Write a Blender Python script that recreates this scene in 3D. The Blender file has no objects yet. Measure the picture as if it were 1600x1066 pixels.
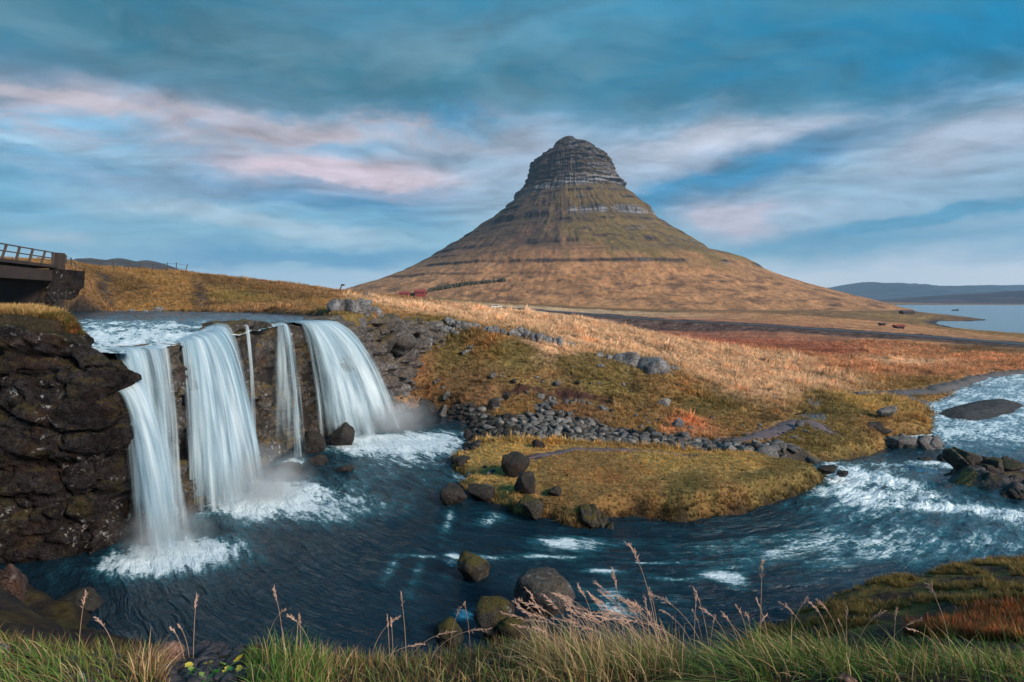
import bpy, math, random
import numpy as np
from mathutils import Vector

S = bpy.context.scene
COL = S.collection
R = math.radians

# ------------------------------------------------------------------ camera
# pool water lies at z = 0; the photographer stands on a bank about 6.4 m above it
CAMZ, FPX, HOR = 8.0, 850.0, 466.0
cam = bpy.data.cameras.new('camera')
cam.sensor_width = 36.0
cam.lens = 36.0 * FPX / 1600.0
cam.shift_y = -(533.0 - HOR) / 1600.0
cam.clip_start = 0.05
cam.clip_end = 40000.0
camo = bpy.data.objects.new('camera', cam)
camo.location = (0, 0, CAMZ)
camo.rotation_euler = (R(90), 0, 0)
COL.objects.link(camo)
S.camera = camo

# ------------------------------------------------------------------ node helper
class NB:
    def __init__(s, nt):
        s.nt = nt
        s.nt.nodes.clear()
    def _set(s, sock, v):
        if v is None:
            return
        if isinstance(v, bpy.types.NodeSocket):
            s.nt.links.new(v, sock)
        elif isinstance(v, bpy.types.Node):
            s.nt.links.new(v.outputs[0], sock)
        else:
            if isinstance(v, (tuple, list)) and sock.type == 'RGBA' and len(v) == 3:
                v = (*v, 1.0)
            sock.default_value = v
    def n(s, typ, ins=None, **props):
        nd = s.nt.nodes.new(typ)
        for k, v in props.items():
            setattr(nd, k, v)
        for k, v in (ins or {}).items():
            s._set(nd.inputs[k], v)
        return nd
    def m(s, op, a, b=None, c=None, clamp=False):
        nd = s.n('ShaderNodeMath', operation=op, use_clamp=clamp)
        s._set(nd.inputs[0], a)
        if b is not None: s._set(nd.inputs[1], b)
        if c is not None: s._set(nd.inputs[2], c)
        return nd.outputs[0]
    def v(s, op, a, b=None):
        nd = s.n('ShaderNodeVectorMath', operation=op)
        s._set(nd.inputs[0], a)
        if b is not None: s._set(nd.inputs[1], b)
        return nd.outputs[0]
    def mix(s, f, a, b, blend='MIX'):
        nd = s.n('ShaderNodeMix', data_type='RGBA', blend_type=blend, clamp_factor=True)
        s._set(nd.inputs[0], f); s._set(nd.inputs[6], a); s._set(nd.inputs[7], b)
        return nd.outputs[2]
    def noise(s, vec, scale=1.0, detail=4.0, rough=0.55, dist=0.0, out=0):
        nd = s.n('ShaderNodeTexNoise', {'Scale': scale, 'Detail': detail, 'Roughness': rough, 'Distortion': dist})
        if vec is not None: s._set(nd.inputs['Vector'], vec)
        return nd.outputs[out]
    def voro(s, vec, scale=1.0, feature='F1', rnd=1.0, out='Distance'):
        nd = s.n('ShaderNodeTexVoronoi', {'Scale': scale, 'Randomness': rnd}, feature=feature)
        if vec is not None: s._set(nd.inputs['Vector'], vec)
        return nd.outputs[out]
    def ss(s, x, lo, hi):
        nd = s.n('ShaderNodeMapRange', {'Value': x, 'From Min': lo, 'From Max': hi, 'To Min': 0.0, 'To Max': 1.0}, interpolation_type='SMOOTHSTEP')
        return nd.outputs[0]
    def comb(s, x, y, z=0.0):
        return s.n('ShaderNodeCombineXYZ', {0: x, 1: y, 2: z}).outputs[0]
    def bump(s, h, strength=0.5, dist=0.1, normal=None):
        nd = s.n('ShaderNodeBump', {'Strength': strength, 'Distance': dist, 'Height': h})
        if normal is not None: s._set(nd.inputs['Normal'], normal)
        return nd.outputs[0]
    def attr(s, name, out='Color', typ='GEOMETRY'):
        return s.n('ShaderNodeAttribute', attribute_name=name, attribute_type=typ).outputs[out]

# ------------------------------------------------------------------ sky, sun, exposure
SUN_EL, SUN_AZ = 27.0, 128.0          # azimuth clockwise from the view direction (+Y): behind, to the right
world = bpy.data.worlds.new('World')
S.world = world
world.use_nodes = True
def build_world():
    b = NB(world.node_tree)
    sky = b.n('ShaderNodeTexSky', sky_type='NISHITA', sun_disc=False, sun_elevation=R(SUN_EL), sun_rotation=R(SUN_AZ))
    sky.air_density = 1.2; sky.dust_density = 0.6; sky.ozone_density = 3.0
    d = b.n('ShaderNodeTexCoord').outputs['Generated']
    sp = b.n('ShaderNodeSeparateXYZ', {0: d})
    x, y, z = sp.outputs
    az = b.m('ARCTAN2', x, y)
    el = b.m('ARCSINE', z)
    zc = b.m('MAXIMUM', z, 0.02)
    # cloud-layer coordinates: direction projected on a flat layer (streaks converge to the horizon)
    k = b.m('ADD', zc, 0.16)
    pl = b.comb(b.m('DIVIDE', x, k), b.m('DIVIDE', y, k), 0.0)
    wv = b.n('ShaderNodeTexNoise', {'Scale': 0.9, 'Detail': 4.0, 'Vector': pl}).outputs['Color']
    warp = b.v('SUBTRACT', wv, (0.5, 0.5, 0.5))
    plw = b.v('ADD', pl, b.v('MULTIPLY', warp, (0.9, 0.9, 0.9)))
    ae = b.comb(az, el, 0.0)
    wn = b.n('ShaderNodeTexNoise', {'Scale': 5.0, 'Detail': 5.0, 'Roughness': 0.6, 'Vector': b.v('MULTIPLY', ae, (1.0, 2.2, 1.0))}).outputs['Color']
    wsp = b.n('ShaderNodeSeparateXYZ', {0: b.v('SUBTRACT', wn, (0.5, 0.5, 0.5))})
    aw = b.m('MULTIPLY_ADD', wsp.outputs[0], 0.24, az)
    ew = b.m('MULTIPLY_ADD', wsp.outputs[1], 0.085, el)
    ev = b.comb(aw, ew, 0.0)
    streak = b.noise(b.v('MULTIPLY', ev, (2.3, 17.0, 1.0)), 1.0, 6.0, 0.52)
    fine = b.noise(b.v('MULTIPLY', ev, (5.0, 44.0, 2.0)), 1.0, 5.0, 0.55)
    streak = b.m('MULTIPLY_ADD', b.m('SUBTRACT', fine, .5), .25, streak)
    streak2 = b.noise(b.v('MULTIPLY', ev, (1.3, 7.0, 3.0)), 1.0, 6.0, 0.5)
    puff = b.noise(plw, 1.1, 7.0, 0.58)
    puff2 = b.noise(b.v('MULTIPLY', plw, (1.0, 1.6, 1.0)), 2.6, 7.0, 0.6)
    C = 10.0 * SKYK
    def col(r, g, bl):            # display-referred 8 bit -> linear, scaled for the background strength of 0.1
        f = lambda c: (c / 255.0 / 12.92 if c <= 10 else ((c / 255.0 + 0.055) / 1.055) ** 2.4) * C
        return (f(r), f(g), f(bl), 1.0)
    clear = b.mix(1.0, sky, (0.62 * SKYK, 1.05 * SKYK, 1.12 * SKYK), 'MULTIPLY')
    # thin streaky layer over the whole sky
    c = b.mix(b.ss(streak2, 0.30, 0.70), col(92, 158, 196), col(134, 182, 208))
    c = b.mix(b.m('MULTIPLY', b.ss(streak, 0.48, 0.68), 0.9), c, col(180, 205, 222))
    c = b.mix(b.m('MULTIPLY', b.ss(streak, 0.50, 0.32), 0.9), c, col(46, 132, 178))
    c = b.mix(0.22, c, clear)
    # pale band near the horizon
    c = b.mix(b.m('MULTIPLY', b.ss(el, 0.17, 0.0), 0.80), c, col(182, 212, 228))
    c = b.mix(b.m('MULTIPLY', b.ss(streak, 0.46, 0.62), b.m('MULTIPLY', b.ss(el, 0.22, 0.03), 0.8)), c, col(92, 164, 202))
    c = b.mix(b.m('MULTIPLY', b.ss(el, 0.07, 0.0), 0.8), c, col(222, 230, 238))
    def P(u, v):
        a = math.atan((u - 800) / FPX)
        return a, math.atan((HOR - v) / FPX * math.cos(a))
    def blob(c, u, v, su, sv, color, wgt=1.0, slope=0.0, sharp=1.4, tex=None):
        a0, e0 = P(u, v)
        ca = math.cos(a0)
        sa, se = su / FPX * ca * ca, sv / FPX * ca
        da = b.m('SUBTRACT', aw, a0)
        de = b.m('SUBTRACT', ew, e0)
        if slope: de = b.m('MULTIPLY_ADD', da, -slope, de)
        q = b.m('ADD', b.m('POWER', b.m('MULTIPLY', da, 1 / sa), 2.0), b.m('POWER', b.m('MULTIPLY', de, 1 / se), 2.0))
        g = b.m('EXPONENT', b.m('MULTIPLY', q, -1.0))
        if tex is not None: g = b.m('MULTIPLY', g, b.m('MULTIPLY_ADD', tex, 1.6, 0.2))
        g = b.m('MULTIPLY', b.m('MULTIPLY', g, sharp, clamp=True), wgt)
        return b.mix(g, c, col(*color))
    # streaks and banks seen between the deck and the horizon
    c = blob(c, 300, 222, 260, 30, (132, 182, 212), 0.6, sharp=1.3)
    c = blob(c, 60, 330, 330, 60, (88, 154, 188), 0.45, sharp=1.3)
    c = blob(c, 420, 355, 220, 14, (176, 203, 220), 0.8, -0.12, tex=streak)
    c = blob(c, 470, 402, 260, 13, (70, 148, 192), 0.8, 0.0)
    c = blob(c, 760, 330, 130, 40, (160, 190, 210), 0.8, -0.3, tex=streak)
    c = blob(c, 440, 305, 250, 17, (62, 140, 184), 0.95, -0.03)
    c = blob(c, 280, 290, 190, 22, (140, 168, 194), 0.75, -0.05)
    c = blob(c, 400, 240, 190, 20, (156, 178, 204), 0.45, -0.10, tex=puff2)
    c = blob(c, 520, 266, 165, 22, (214, 198, 210), 0.95, -0.04, 1.6, tex=puff2)
    c = blob(c, 650, 276, 42, 26, (217, 198, 208), 0.85, 0.0, 1.5)
    c = blob(c, 560, 296, 170, 10, (128, 152, 182), 0.75, -0.05)
    c = blob(c, 100, 366, 50, 9, (176, 198, 212), 0.7, tex=streak)
    # right: lens cloud with a pale back and a blue belly, haze further right
    c = blob(c, 1500, 300, 260, 120, (148, 180, 204), 0.85, 0.1)
    c = blob(c, 1540, 210, 170, 45, (172, 184, 202), 0.8, 0.25, tex=puff)
    c = blob(c, 1060, 240, 300, 42, (168, 184, 204), 0.9, 0.10, 1.6)
    c = blob(c, 1180, 205, 170, 20, (192, 198, 214), 0.85, 0.06, 1.4, tex=puff)
    c = blob(c, 1180, 262, 170, 26, (92, 140, 178), 0.85, 0.16, 1.5)
    c = blob(c, 1080, 290, 150, 18, (52, 140, 184), 0.9, 0.22, 1.6)
    c = blob(c, 1150, 338, 95, 30, (196, 192, 208), 0.9, -0.08, 1.4, tex=puff)
    c = blob(c, 1430, 352, 210, 11, (72, 148, 184), 0.85, 0.10, 1.5)
    c = blob(c, 1290, 385, 240, 12, (86, 158, 192), 0.7, 0.02, tex=streak)
    c = blob(c, 800, 232, 130, 34, (166, 186, 208), 0.85, 0.0, 1.3, tex=puff)
    c = blob(c, 1420, 432, 420, 26, (222, 230, 238), 0.85, 0.0, 1.5)
    c = blob(c, 430, 432, 300, 14, (178, 210, 228), 0.6, 0.0, 1.4)
    # the high dark deck: covers the upper sky everywhere, its ragged lower edge lit pink
    ds = b.m('SUBTRACT', ew, b.m('MULTIPLY_ADD', wsp.outputs[2], 0.07, b.m('MAXIMUM', b.m('MULTIPLY_ADD', b.m('COSINE', az), 0.186, 0.124), 0.1)))
    ds = b.m('MULTIPLY_ADD', b.m('SUBTRACT', puff, 0.5), 0.09, ds)
    ds = b.m('MULTIPLY_ADD', b.m('SUBTRACT', puff2, 0.5), 0.07, ds)
    deck = b.mix(b.ss(b.m('MULTIPLY_ADD', b.m('SUBTRACT', puff2, .5), .7, puff), 0.30, 0.68), col(48, 110, 134), col(106, 152, 174))
    deck = b.mix(b.ss(az, -0.15, 0.85), deck, b.mix(b.ss(b.m('MULTIPLY_ADD', b.m('SUBTRACT', puff2, .5), .7, puff), 0.33, 0.67), col(6, 124, 168), col(64, 148, 182)))
    deck = b.mix(b.m('MULTIPLY', b.ss(ew, 0.37, 0.26), b.ss(az, 0.5, -0.6)), deck, col(88, 130, 160))
    deck = b.mix(b.m('MULTIPLY', b.ss(ew, 0.40, 0.55), 0.7), deck, col(36, 138, 180))
    edge = b.m('MULTIPLY', b.ss(ds, -0.055, 0.0), b.ss(ds, 0.045, 0.0))
    c = b.mix(b.m('MULTIPLY', edge, b.m('MULTIPLY', b.ss(az, 0.2, -0.25), b.ss(puff2, .35, .62))), c, col(203, 192, 202))
    c = b.mix(b.ss(ds, -0.035, 0.05), c, deck)
    c = blob(c, 120, 165, 210, 12, (200, 190, 198), 0.75, -0.06, tex=puff)
    c = blob(c, 420, 190, 220, 16, (198, 190, 200), 0.75, -0.02, tex=puff)
    # relief of the cloud bellies: denser where the layer thickens away from the light
    off = b.v('ADD', plw, (-.10, -.16, 0))
    r1 = b.m('SUBTRACT', b.noise(off, 1.1, 7.0, 0.58), puff)
    off2 = b.v('ADD', b.v('MULTIPLY', plw, (1.0, 1.6, 1.0)), (-.10, -.14, 0))
    r2 = b.m('SUBTRACT', b.noise(off2, 2.6, 7.0, 0.6), puff2)
    rel = b.m('ADD', b.m('MULTIPLY', r1, 2.2), b.m('MULTIPLY', r2, 1.6))
    rel = b.m('MULTIPLY', rel, b.ss(el, .03, .22))
    rel = b.m('MULTIPLY_ADD', b.m('SUBTRACT', fine, .5), b.m('MULTIPLY', b.ss(el, .30, .05), .3), rel)
    gain = b.m('MAXIMUM', b.m('MULTIPLY_ADD', rel, .62, 1.0), .55)
    c = b.n('ShaderNodeVectorMath', {0: c, 3: gain}, operation='SCALE').outputs[0]
    bg = b.n('ShaderNodeBackground', {'Color': c, 'Strength': 0.1})
    b.n('ShaderNodeOutputWorld', {'Surface': bg.outputs[0]})
EXPO = 1.9
SKYK = 1.0 / 2 ** EXPO
build_world()
sun = bpy.data.lights.new('sun', 'SUN')
sun.energy = 1.5
sun.angle = R(20)
sun.color = (1.0, 0.85, 0.71)
suno = bpy.data.objects.new('sun', sun)
_sd = Vector((math.sin(R(SUN_AZ)) * math.cos(R(SUN_EL)), math.cos(R(SUN_AZ)) * math.cos(R(SUN_EL)), math.sin(R(SUN_EL))))
suno.rotation_euler = _sd.to_track_quat('Z', 'Y').to_euler()
suno.location = (20, -20, 40)
COL.objects.link(suno)
S.view_settings.view_transform = 'Standard'
S.view_settings.look = 'None'
S.view_settings.exposure = EXPO
S.view_settings.gamma = 1.0
S.view_settings.use_curve_mapping = False
S.cycles.transparent_max_bounces = 24
S.cycles.max_bounces = 6
S.cycles.diffuse_bounces = 2
S.cycles.glossy_bounces = 3
S.cycles.volume_bounces = 1
S.cycles.use_denoising = True
# ------------------------------------------------------------------ numeric helpers
_rng = np.random.RandomState(7)
_perm = _rng.permutation(256).astype(np.int32)
_perm = np.concatenate([_perm, _perm, _perm])
_g3 = _rng.normal(size=(256, 3)); _g3 /= np.linalg.norm(_g3, axis=1)[:, None]
def pn(x, y, z=0.0):
    """gradient noise, about -0.7..0.7"""
    x, y, z = np.broadcast_arrays(np.asarray(x, float), np.asarray(y, float), np.asarray(z, float))
    xi, yi, zi = np.floor(x).astype(np.int32), np.floor(y).astype(np.int32), np.floor(z).astype(np.int32)
    xf, yf, zf = x - xi, y - yi, z - zi
    u, v, w = [f * f * f * (f * (f * 6 - 15) + 10) for f in (xf, yf, zf)]
    res = 0
    for i in (0, 1):
        for j in (0, 1):
            for k in (0, 1):
                h = _perm[_perm[_perm[(xi + i) & 255] + ((yi + j) & 255)] + ((zi + k) & 255)]
                g = _g3[h]
                d = g[..., 0] * (xf - i) + g[..., 1] * (yf - j) + g[..., 2] * (zf - k)
                res = res + d * (u if i else 1 - u) * (v if j else 1 - v) * (w if k else 1 - w)
    return res
def fbm(x, y, z=0.0, o=4, g=0.5):
    a, s, r = 1.0, 1.0, 0
    for i in range(o):
        r = r + a * pn(np.asarray(x) * s + 13.1 * i, np.asarray(y) * s - 7.7 * i, np.asarray(z) * s + 3.3 * i)
        a *= g; s *= 2.03
    return r
def _h3(i, j, k, c):
    h = (i * 374761393 + j * 668265263 + k * 2147483647 + c * 1274126177) & 0xffffffff
    h = ((h ^ (h >> 13)) * 1274126177) & 0xffffffff
    return ((h ^ (h >> 16)) & 0xffff) / 65535.0
def worley(x, y, z, jit=0.9):
    """F1, F2, random id of the nearest cell"""
    x, y, z = [np.asarray(a, float) for a in (x, y, z)]
    xi, yi, zi = [np.floor(a).astype(np.int64) for a in (x, y, z)]
    f1 = np.full(x.shape, 9.0); f2 = np.full(x.shape, 9.0); rid = np.zeros(x.shape); tilt = np.zeros(x.shape)
    for i in (-1, 0, 1):
        for j in (-1, 0, 1):
            for k in (-1, 0, 1):
                a, b, c = xi + i, yi + j, zi + k
                dx = a + 0.5 + jit * (_h3(a, b, c, 1) - .5) - x
                dy = b + 0.5 + jit * (_h3(a, b, c, 2) - .5) - y
                dz = c + 0.5 + jit * (_h3(a, b, c, 3) - .5) - z
                d = np.sqrt(dx * dx + dy * dy + dz * dz)
                near = d < f1
                f2 = np.where(near, f1, np.minimum(f2, d))
                rid = np.where(near, _h3(a, b, c, 4), rid)
                tilt = np.where(near, dx * (_h3(a, b, c, 5) - .5) + dy * (_h3(a, b, c, 6) - .5) + dz * (_h3(a, b, c, 7) - .35), tilt)
                f1 = np.where(near, d, f1)
    return f1, f2, rid, tilt
def ss(x, a, b):
    t = np.clip((np.asarray(x, float) - a) / (b - a), 0, 1)
    return t * t * (3 - 2 * t)
def lerp(a, b, t): return a + (b - a) * t
def poly_sd(poly, x, y):
    """signed distance to a closed polygon, negative inside"""
    p = np.asarray(poly, float)
    x = np.asarray(x, float); y = np.asarray(y, float)
    d2 = np.full(x.shape, 1e18); ins = np.zeros(x.shape, bool)
    for a, b in zip(p, np.roll(p, -1, 0)):
        ex, ey = b - a
        wx, wy = x - a[0], y - a[1]
        t = np.clip((wx * ex + wy * ey) / (ex * ex + ey * ey + 1e-12), 0, 1)
        d2 = np.minimum(d2, (wx - ex * t) ** 2 + (wy - ey * t) ** 2)
        c = (a[1] > y) != (b[1] > y)
        if abs(ey) > 1e-9:
            ins ^= c & (x < ex * (y - a[1]) / ey + a[0])
    d = np.sqrt(d2)
    return np.where(ins, -d, d)
def near(fn, mask, default, x, y):
    """evaluate fn(x, y) only where mask holds"""
    out = np.full(x.shape, float(default)); i = np.nonzero(mask)
    if len(i[0]): out[i] = fn(x[i], y[i])
    return out
def riv_sd(x, y): return near(lambda a, b: poly_sd(RIV_S, a, b), (y < 105) & (y > 11), 50.0, x, y)
def up_sd(x, y): return near(lambda a, b: poly_sd(UP_RIVER, a, b), (y < 56) & (y > 15) & (x < -8), 50.0, x, y)
def line_near(ln, x, y, m=6.0):
    ln = np.asarray(ln)
    lo, hi = ln[:, :2].min(0) - m, ln[:, :2].max(0) + m
    d = np.full(x.shape, 99.0); s = np.zeros(x.shape); sd = np.zeros(x.shape)
    i = np.nonzero((x > lo[0]) & (x < hi[0]) & (y > lo[1]) & (y < hi[1]))
    if len(i[0]): d[i], s[i], sd[i] = line_d(ln, x[i], y[i])
    return d, s, sd
def line_d(pts, x, y):
    """distance to an open polyline, arc length, signed side"""
    p = np.asarray(pts, float)
    x = np.asarray(x, float); y = np.asarray(y, float)
    best = np.full(x.shape, 1e18); s = np.zeros(x.shape); side = np.zeros(x.shape); acc = 0
    for a, b in zip(p[:-1], p[1:]):
        ex, ey = b[:2] - a[:2]
        L = math.hypot(ex, ey)
        wx, wy = x - a[0], y - a[1]
        t = np.clip((wx * ex + wy * ey) / (L * L + 1e-12), 0, 1)
        d = (wx - ex * t) ** 2 + (wy - ey * t) ** 2
        m = d < best
        best = np.where(m, d, best); s = np.where(m, acc + t * L, s)
        side = np.where(m, np.sign(ex * wy - ey * wx), side)
        acc += L
    return np.sqrt(best), s, side
def smooth_line(pts, n=8):
    p = np.asarray(pts, float)
    q = np.vstack([2 * p[0] - p[1], p, 2 * p[-1] - p[-2]])
    out = []
    for i in range(1, len(q) - 2):
        for t in np.arange(n) / n:
            a, b, c, d = q[i - 1], q[i], q[i + 1], q[i + 2]
            out.append(0.5 * (2 * b + (c - a) * t + (2 * a - 5 * b + 4 * c - d) * t * t + (3 * b - a - 3 * c + d) * t ** 3))
    out.append(p[-1])
    return np.array(out)
def smooth_poly(pts, n=4):
    p = np.asarray(pts, float)
    out = []
    N = len(p)
    for i in range(N):
        a, b, c, d = p[i - 1], p[i], p[(i + 1) % N], p[(i + 2) % N]
        for t in np.arange(n) / n:
            out.append(0.5 * (2 * b + (c - a) * t + (2 * a - 5 * b + 4 * c - d) * t * t + (3 * b - a - 3 * c + d) * t ** 3))
    return np.array(out)
def resample(pts, step):
    p = np.asarray(pts, float)
    L = np.concatenate([[0], np.cumsum(np.linalg.norm(np.diff(p[:, :2], axis=0), axis=1))])
    n = max(2, int(L[-1] / step) + 1)
    t = np.linspace(0, L[-1], n)
    return np.stack([np.interp(t, L, p[:, k]) for k in range(p.shape[1])], 1), t
# survey helpers: where a sight line from the photographer's place meets a level or a distance
def at_z(u, v, z=0.0):
    y = (CAMZ - z) * FPX / (v - HOR)
    return ((u - 800) / FPX * y, y)
def at_y(u, v, y):
    return ((u - 800) / FPX * y, y, CAMZ - (v - HOR) * y / FPX)

# ------------------------------------------------------------------ mesh and object helpers
def mesh_np(name, verts, faces, smooth=True):
    """faces: (n,3) or (n,4) array, or a list of such arrays"""
    if not isinstance(faces, list): faces = [faces]
    faces = [np.asarray(f, np.int32) for f in faces if len(f)]
    me = bpy.data.meshes.new(name)
    verts = np.ascontiguousarray(verts, np.float32)
    me.vertices.add(len(verts)); me.vertices.foreach_set('co', verts.ravel())
    li = np.concatenate([f.ravel() for f in faces])
    tot = np.concatenate([np.full(len(f), f.shape[1], np.int32) for f in faces])
    st = np.concatenate([[0], np.cumsum(tot)[:-1]]).astype(np.int32)
    me.loops.add(len(li)); me.loops.foreach_set('vertex_index', li)
    me.polygons.add(len(tot)); me.polygons.foreach_set('loop_start', st)
    me.polygons.foreach_set('use_smooth', np.full(len(tot), smooth, bool))
    me.update(calc_edges=True)
    return me
def set_attr(me, name, arr):
    arr = np.asarray(arr, np.float32)
    if arr.ndim == 1:
        a = me.attributes.new(name, 'FLOAT', 'POINT'); a.data.foreach_set('value', arr)
    else:
        if arr.shape[1] == 3: arr = np.concatenate([arr, np.ones((len(arr), 1), np.float32)], 1)
        a = me.attributes.new(name, 'FLOAT_COLOR', 'POINT'); a.data.foreach_set('color', np.ascontiguousarray(arr).ravel())
def grid_faces(nr, nc):
    i = np.arange(nr * nc).reshape(nr, nc)
    return np.stack([i[:-1, :-1].ravel(), i[:-1, 1:].ravel(), i[1:, 1:].ravel(), i[1:, :-1].ravel()], 1)
def link(name, me, mat=None, parent=None, loc=None, kind=None):
    o = bpy.data.objects.new(name, me)
    COL.objects.link(o)
    if mat is not None and me is not None:
        if len(me.materials) == 0: me.materials.append(mat)
    if parent is not None: o.parent = parent
    if loc is not None: o.location = loc
    if kind: o['kind'] = kind
    return o
def tag(o, label, cat, group=None):
    o['label'] = label; o['category'] = cat
    if group: o['group'] = group
    return o
def empty(name, loc, label=None, cat=None, group=None, rz=0):
    o = bpy.data.objects.new(name, None)
    o.empty_display_size = 0.3
    COL.objects.link(o); o.location = loc; o.rotation_euler = (0, 0, rz)
    if label: tag(o, label, cat, group)
    return o
class Geo:
    def __init__(s): s.v = []; s.q = []; s.t = []; s.n = 0
    def add(s, v, q=(), t=()):
        v = np.asarray(v, float)
        if len(q): s.q.append(np.asarray(q, int) + s.n)
        if len(t): s.t.append(np.asarray(t, int) + s.n)
        s.v.append(v); s.n += len(v)
    def box(s, c, size, ax=None):
        h = np.array(size) / 2.0
        p = np.array([[i, j, k] for i in (-1, 1) for j in (-1, 1) for k in (-1, 1)], float) * h
        if ax is not None: p = p @ np.asarray(ax, float)
        s.add(p + np.array(c), [[0, 1, 3, 2], [4, 6, 7, 5], [0, 4, 5, 1], [2, 3, 7, 6], [0, 2, 6, 4], [1, 5, 7, 3]])
    def bar(s, a, b, w, h=None):
        """square bar from a to b"""
        a, b = np.array(a, float), np.array(b, float)
        h = h or w
        d = b - a; L = np.linalg.norm(d); d /= L
        up = np.array([0, 0, 1.0]) if abs(d[2]) < 0.9 else np.array([0, 1.0, 0])
        r = np.cross(d, up); r /= np.linalg.norm(r)
        s.box((a + b) / 2, (L, w, h), np.array([d, r, np.cross(r, d)]))
    def tube(s, pts, rad, n=5, cap=True):
        pts = np.asarray(pts, float); m = len(pts)
        rad = np.broadcast_to(np.asarray(rad, float), (m,))
        tg = np.gradient(pts, axis=0); tg /= np.linalg.norm(tg, axis=1)[:, None] + 1e-12
        ref = np.array([0.3, 0.9, 0.2])
        a = np.cross(tg, ref); a /= np.linalg.norm(a, axis=1)[:, None] + 1e-12
        b = np.cross(tg, a)
        th = np.arange(n) * 2 * math.pi / n
        v = pts[:, None] + rad[:, None, None] * (np.cos(th)[None, :, None] * a[:, None] + np.sin(th)[None, :, None] * b[:, None])
        idx = np.arange(m * n).reshape(m, n)
        nx = np.roll(idx, -1, 1)
        q = np.stack([idx[:-1].ravel(), nx[:-1].ravel(), nx[1:].ravel(), idx[1:].ravel()], 1)
        s.add(v.reshape(-1, 3), q)
    def build(s, name, mat, parent=None, smooth=False, loc=None):
        fs = []
        if s.q: fs.append(np.concatenate(s.q))
        if s.t: fs.append(np.concatenate(s.t))
        return link(name, mesh_np(name, np.concatenate(s.v), fs, smooth), mat, parent, loc)

# ------------------------------------------------------------------ the lie of the land
# the two rims: (x, y, z of the rock rim)
RIM = np.array([
    (-34, 12.6, 7.6), (-24, 14.2, 7.5), (-17.5, 15.0, 7.40), (-14.6, 15.7, 7.15), (-12.9, 16.3, 6.62), (-12.25, 17.0, 6.20), (-12.5, 17.8, 6.0),
    (-13.4, 18.6, 6.02), (-12.8, 19.5, 6.05), (-12.5, 20.0, 6.30), (-12.45, 20.5, 6.35), (-12.9, 21.1, 6.15), (-13.3, 22.0, 6.10),
    (-13.0, 24.0, 6.35), (-12.4, 25.0, 6.95), (-12.3, 27.4, 6.85), (-12.2, 28.0, 6.50), (-12.15, 28.8, 6.50), (-12.2, 29.5, 6.75), (-11.9, 30.1, 6.50),
    (-10.9, 31.5, 6.45), (-10.5, 32.6, 6.95), (-9.9, 34.2, 6.9), (-9.3, 36.8, 6.7), (-8.5, 40.0, 6.5), (-7.3, 43.4, 6.2), (-6.0, 46.0, 6.0)])
PLATEAU = np.vstack([RIM[:, :2], [(0, 50), (5, 62), (4, 120), (-260, 120), (-260, 12)]])
UP_RIVER = smooth_poly([(-12.5, 18.3), (-12.1, 20.2), (-12.7, 21.6), (-12.2, 24.2), (-12.5, 25.6), (-12.2, 28.4), (-11.5, 30.0), (-10.3, 31.7), (-11.4, 33.3), (-14.2, 37.5), (-19, 41.5),
    (-27, 44.5), (-33, 45.2), (-40, 45.4), (-50, 46), (-70, 46), (-70, 36), (-48, 36), (-36, 34.5), (-26, 29), (-20, 23.5), (-16, 20), (-13.9, 18.4)], 4)
def z_up(x, y):                        # surface of the upper river
    return 6.22 + 0.50 * ss(y - 0.35 * (x + 13), 20, 33) + 0.25 * ss(y, 33, 50)

ISLE = [at_z(*p) for p in [(1200, 722), (1285, 735), (1297, 752), (1262, 772), (1200, 793), (1130, 811), (1060, 817), (1000, 809), (958, 812), (940, 824), (895, 826), (850, 815), (800, 803), (772, 790), (748, 780),
    (715, 765), (722, 748), (700, 728), (712, 712), (735, 700)]]
RIVER = [(-34, 14.2), (-22, 15.3), (-14.8, 15.5), (-12.6, 14.7), (-10.9, 14.0), (-9.3, 12.7), (-6, 11.4), (-2, 11.4), (1.5, 11.5), (3.8, 11.9), (5.6, 12.9), at_z(1240, 962), at_z(1330, 930), at_z(1450, 905), at_z(1520, 886),
    at_z(1600, 882), (20, 16.6), (30, 17), (40, 20), (60, 26), (110, 40), (150, 70), (150, 92), (95, 74)] + \
    [at_z(1600, 586, -1.4), at_z(1530, 604, -1.4), at_z(1490, 622, -1.4), at_z(1460, 636, -1.4), at_z(1468, 655, -1.3), at_z(1462, 672, -1.1), at_z(1405, 672, -0.9), at_z(1385, 688, -0.6),
    at_z(1330, 706, -0.3), at_z(1290, 716, -0.1), at_z(1235, 717)] + ISLE + \
    [at_z(736, 684), at_z(725, 664), at_z(690, 646), at_z(640, 641), (-8.4, 36.5), (-9.3, 33.2), (-11.4, 30.5), (-12.4, 28), (-12.7, 25.5), (-13.2, 22.3), (-11.9, 20.5), (-14.4, 19.2), (-13.8, 18.0),
    (-14.6, 17.6), (-17.5, 17.0), (-24, 16.6), (-34, 16)]
RIVER = np.array(RIVER)
RIV_S = smooth_poly(RIVER, 3)
SPIT = smooth_poly([at_z(*p, -.35) for p in [(1466, 724), (1500, 711), (1560, 702), (1640, 697), (1760, 700), (1800, 740), (1700, 770), (1610, 776), (1570, 768), (1530, 754), (1490, 744)]], 3)
GRAVEL_BAR = smooth_poly([at_z(*p, -1.4) for p in [(1468, 645), (1500, 633), (1550, 624), (1590, 629), (1598, 636), (1575, 646), (1535, 657), (1490, 654)]], 4)
def z_riv(x, y):
    q = (np.asarray(x) - 12.5) * 0.72 + (np.asarray(y) - 22.0) * 0.69
    return -1.4 * ss(q, 0.0, 18.0)
SEA_Z = -18.0
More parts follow.
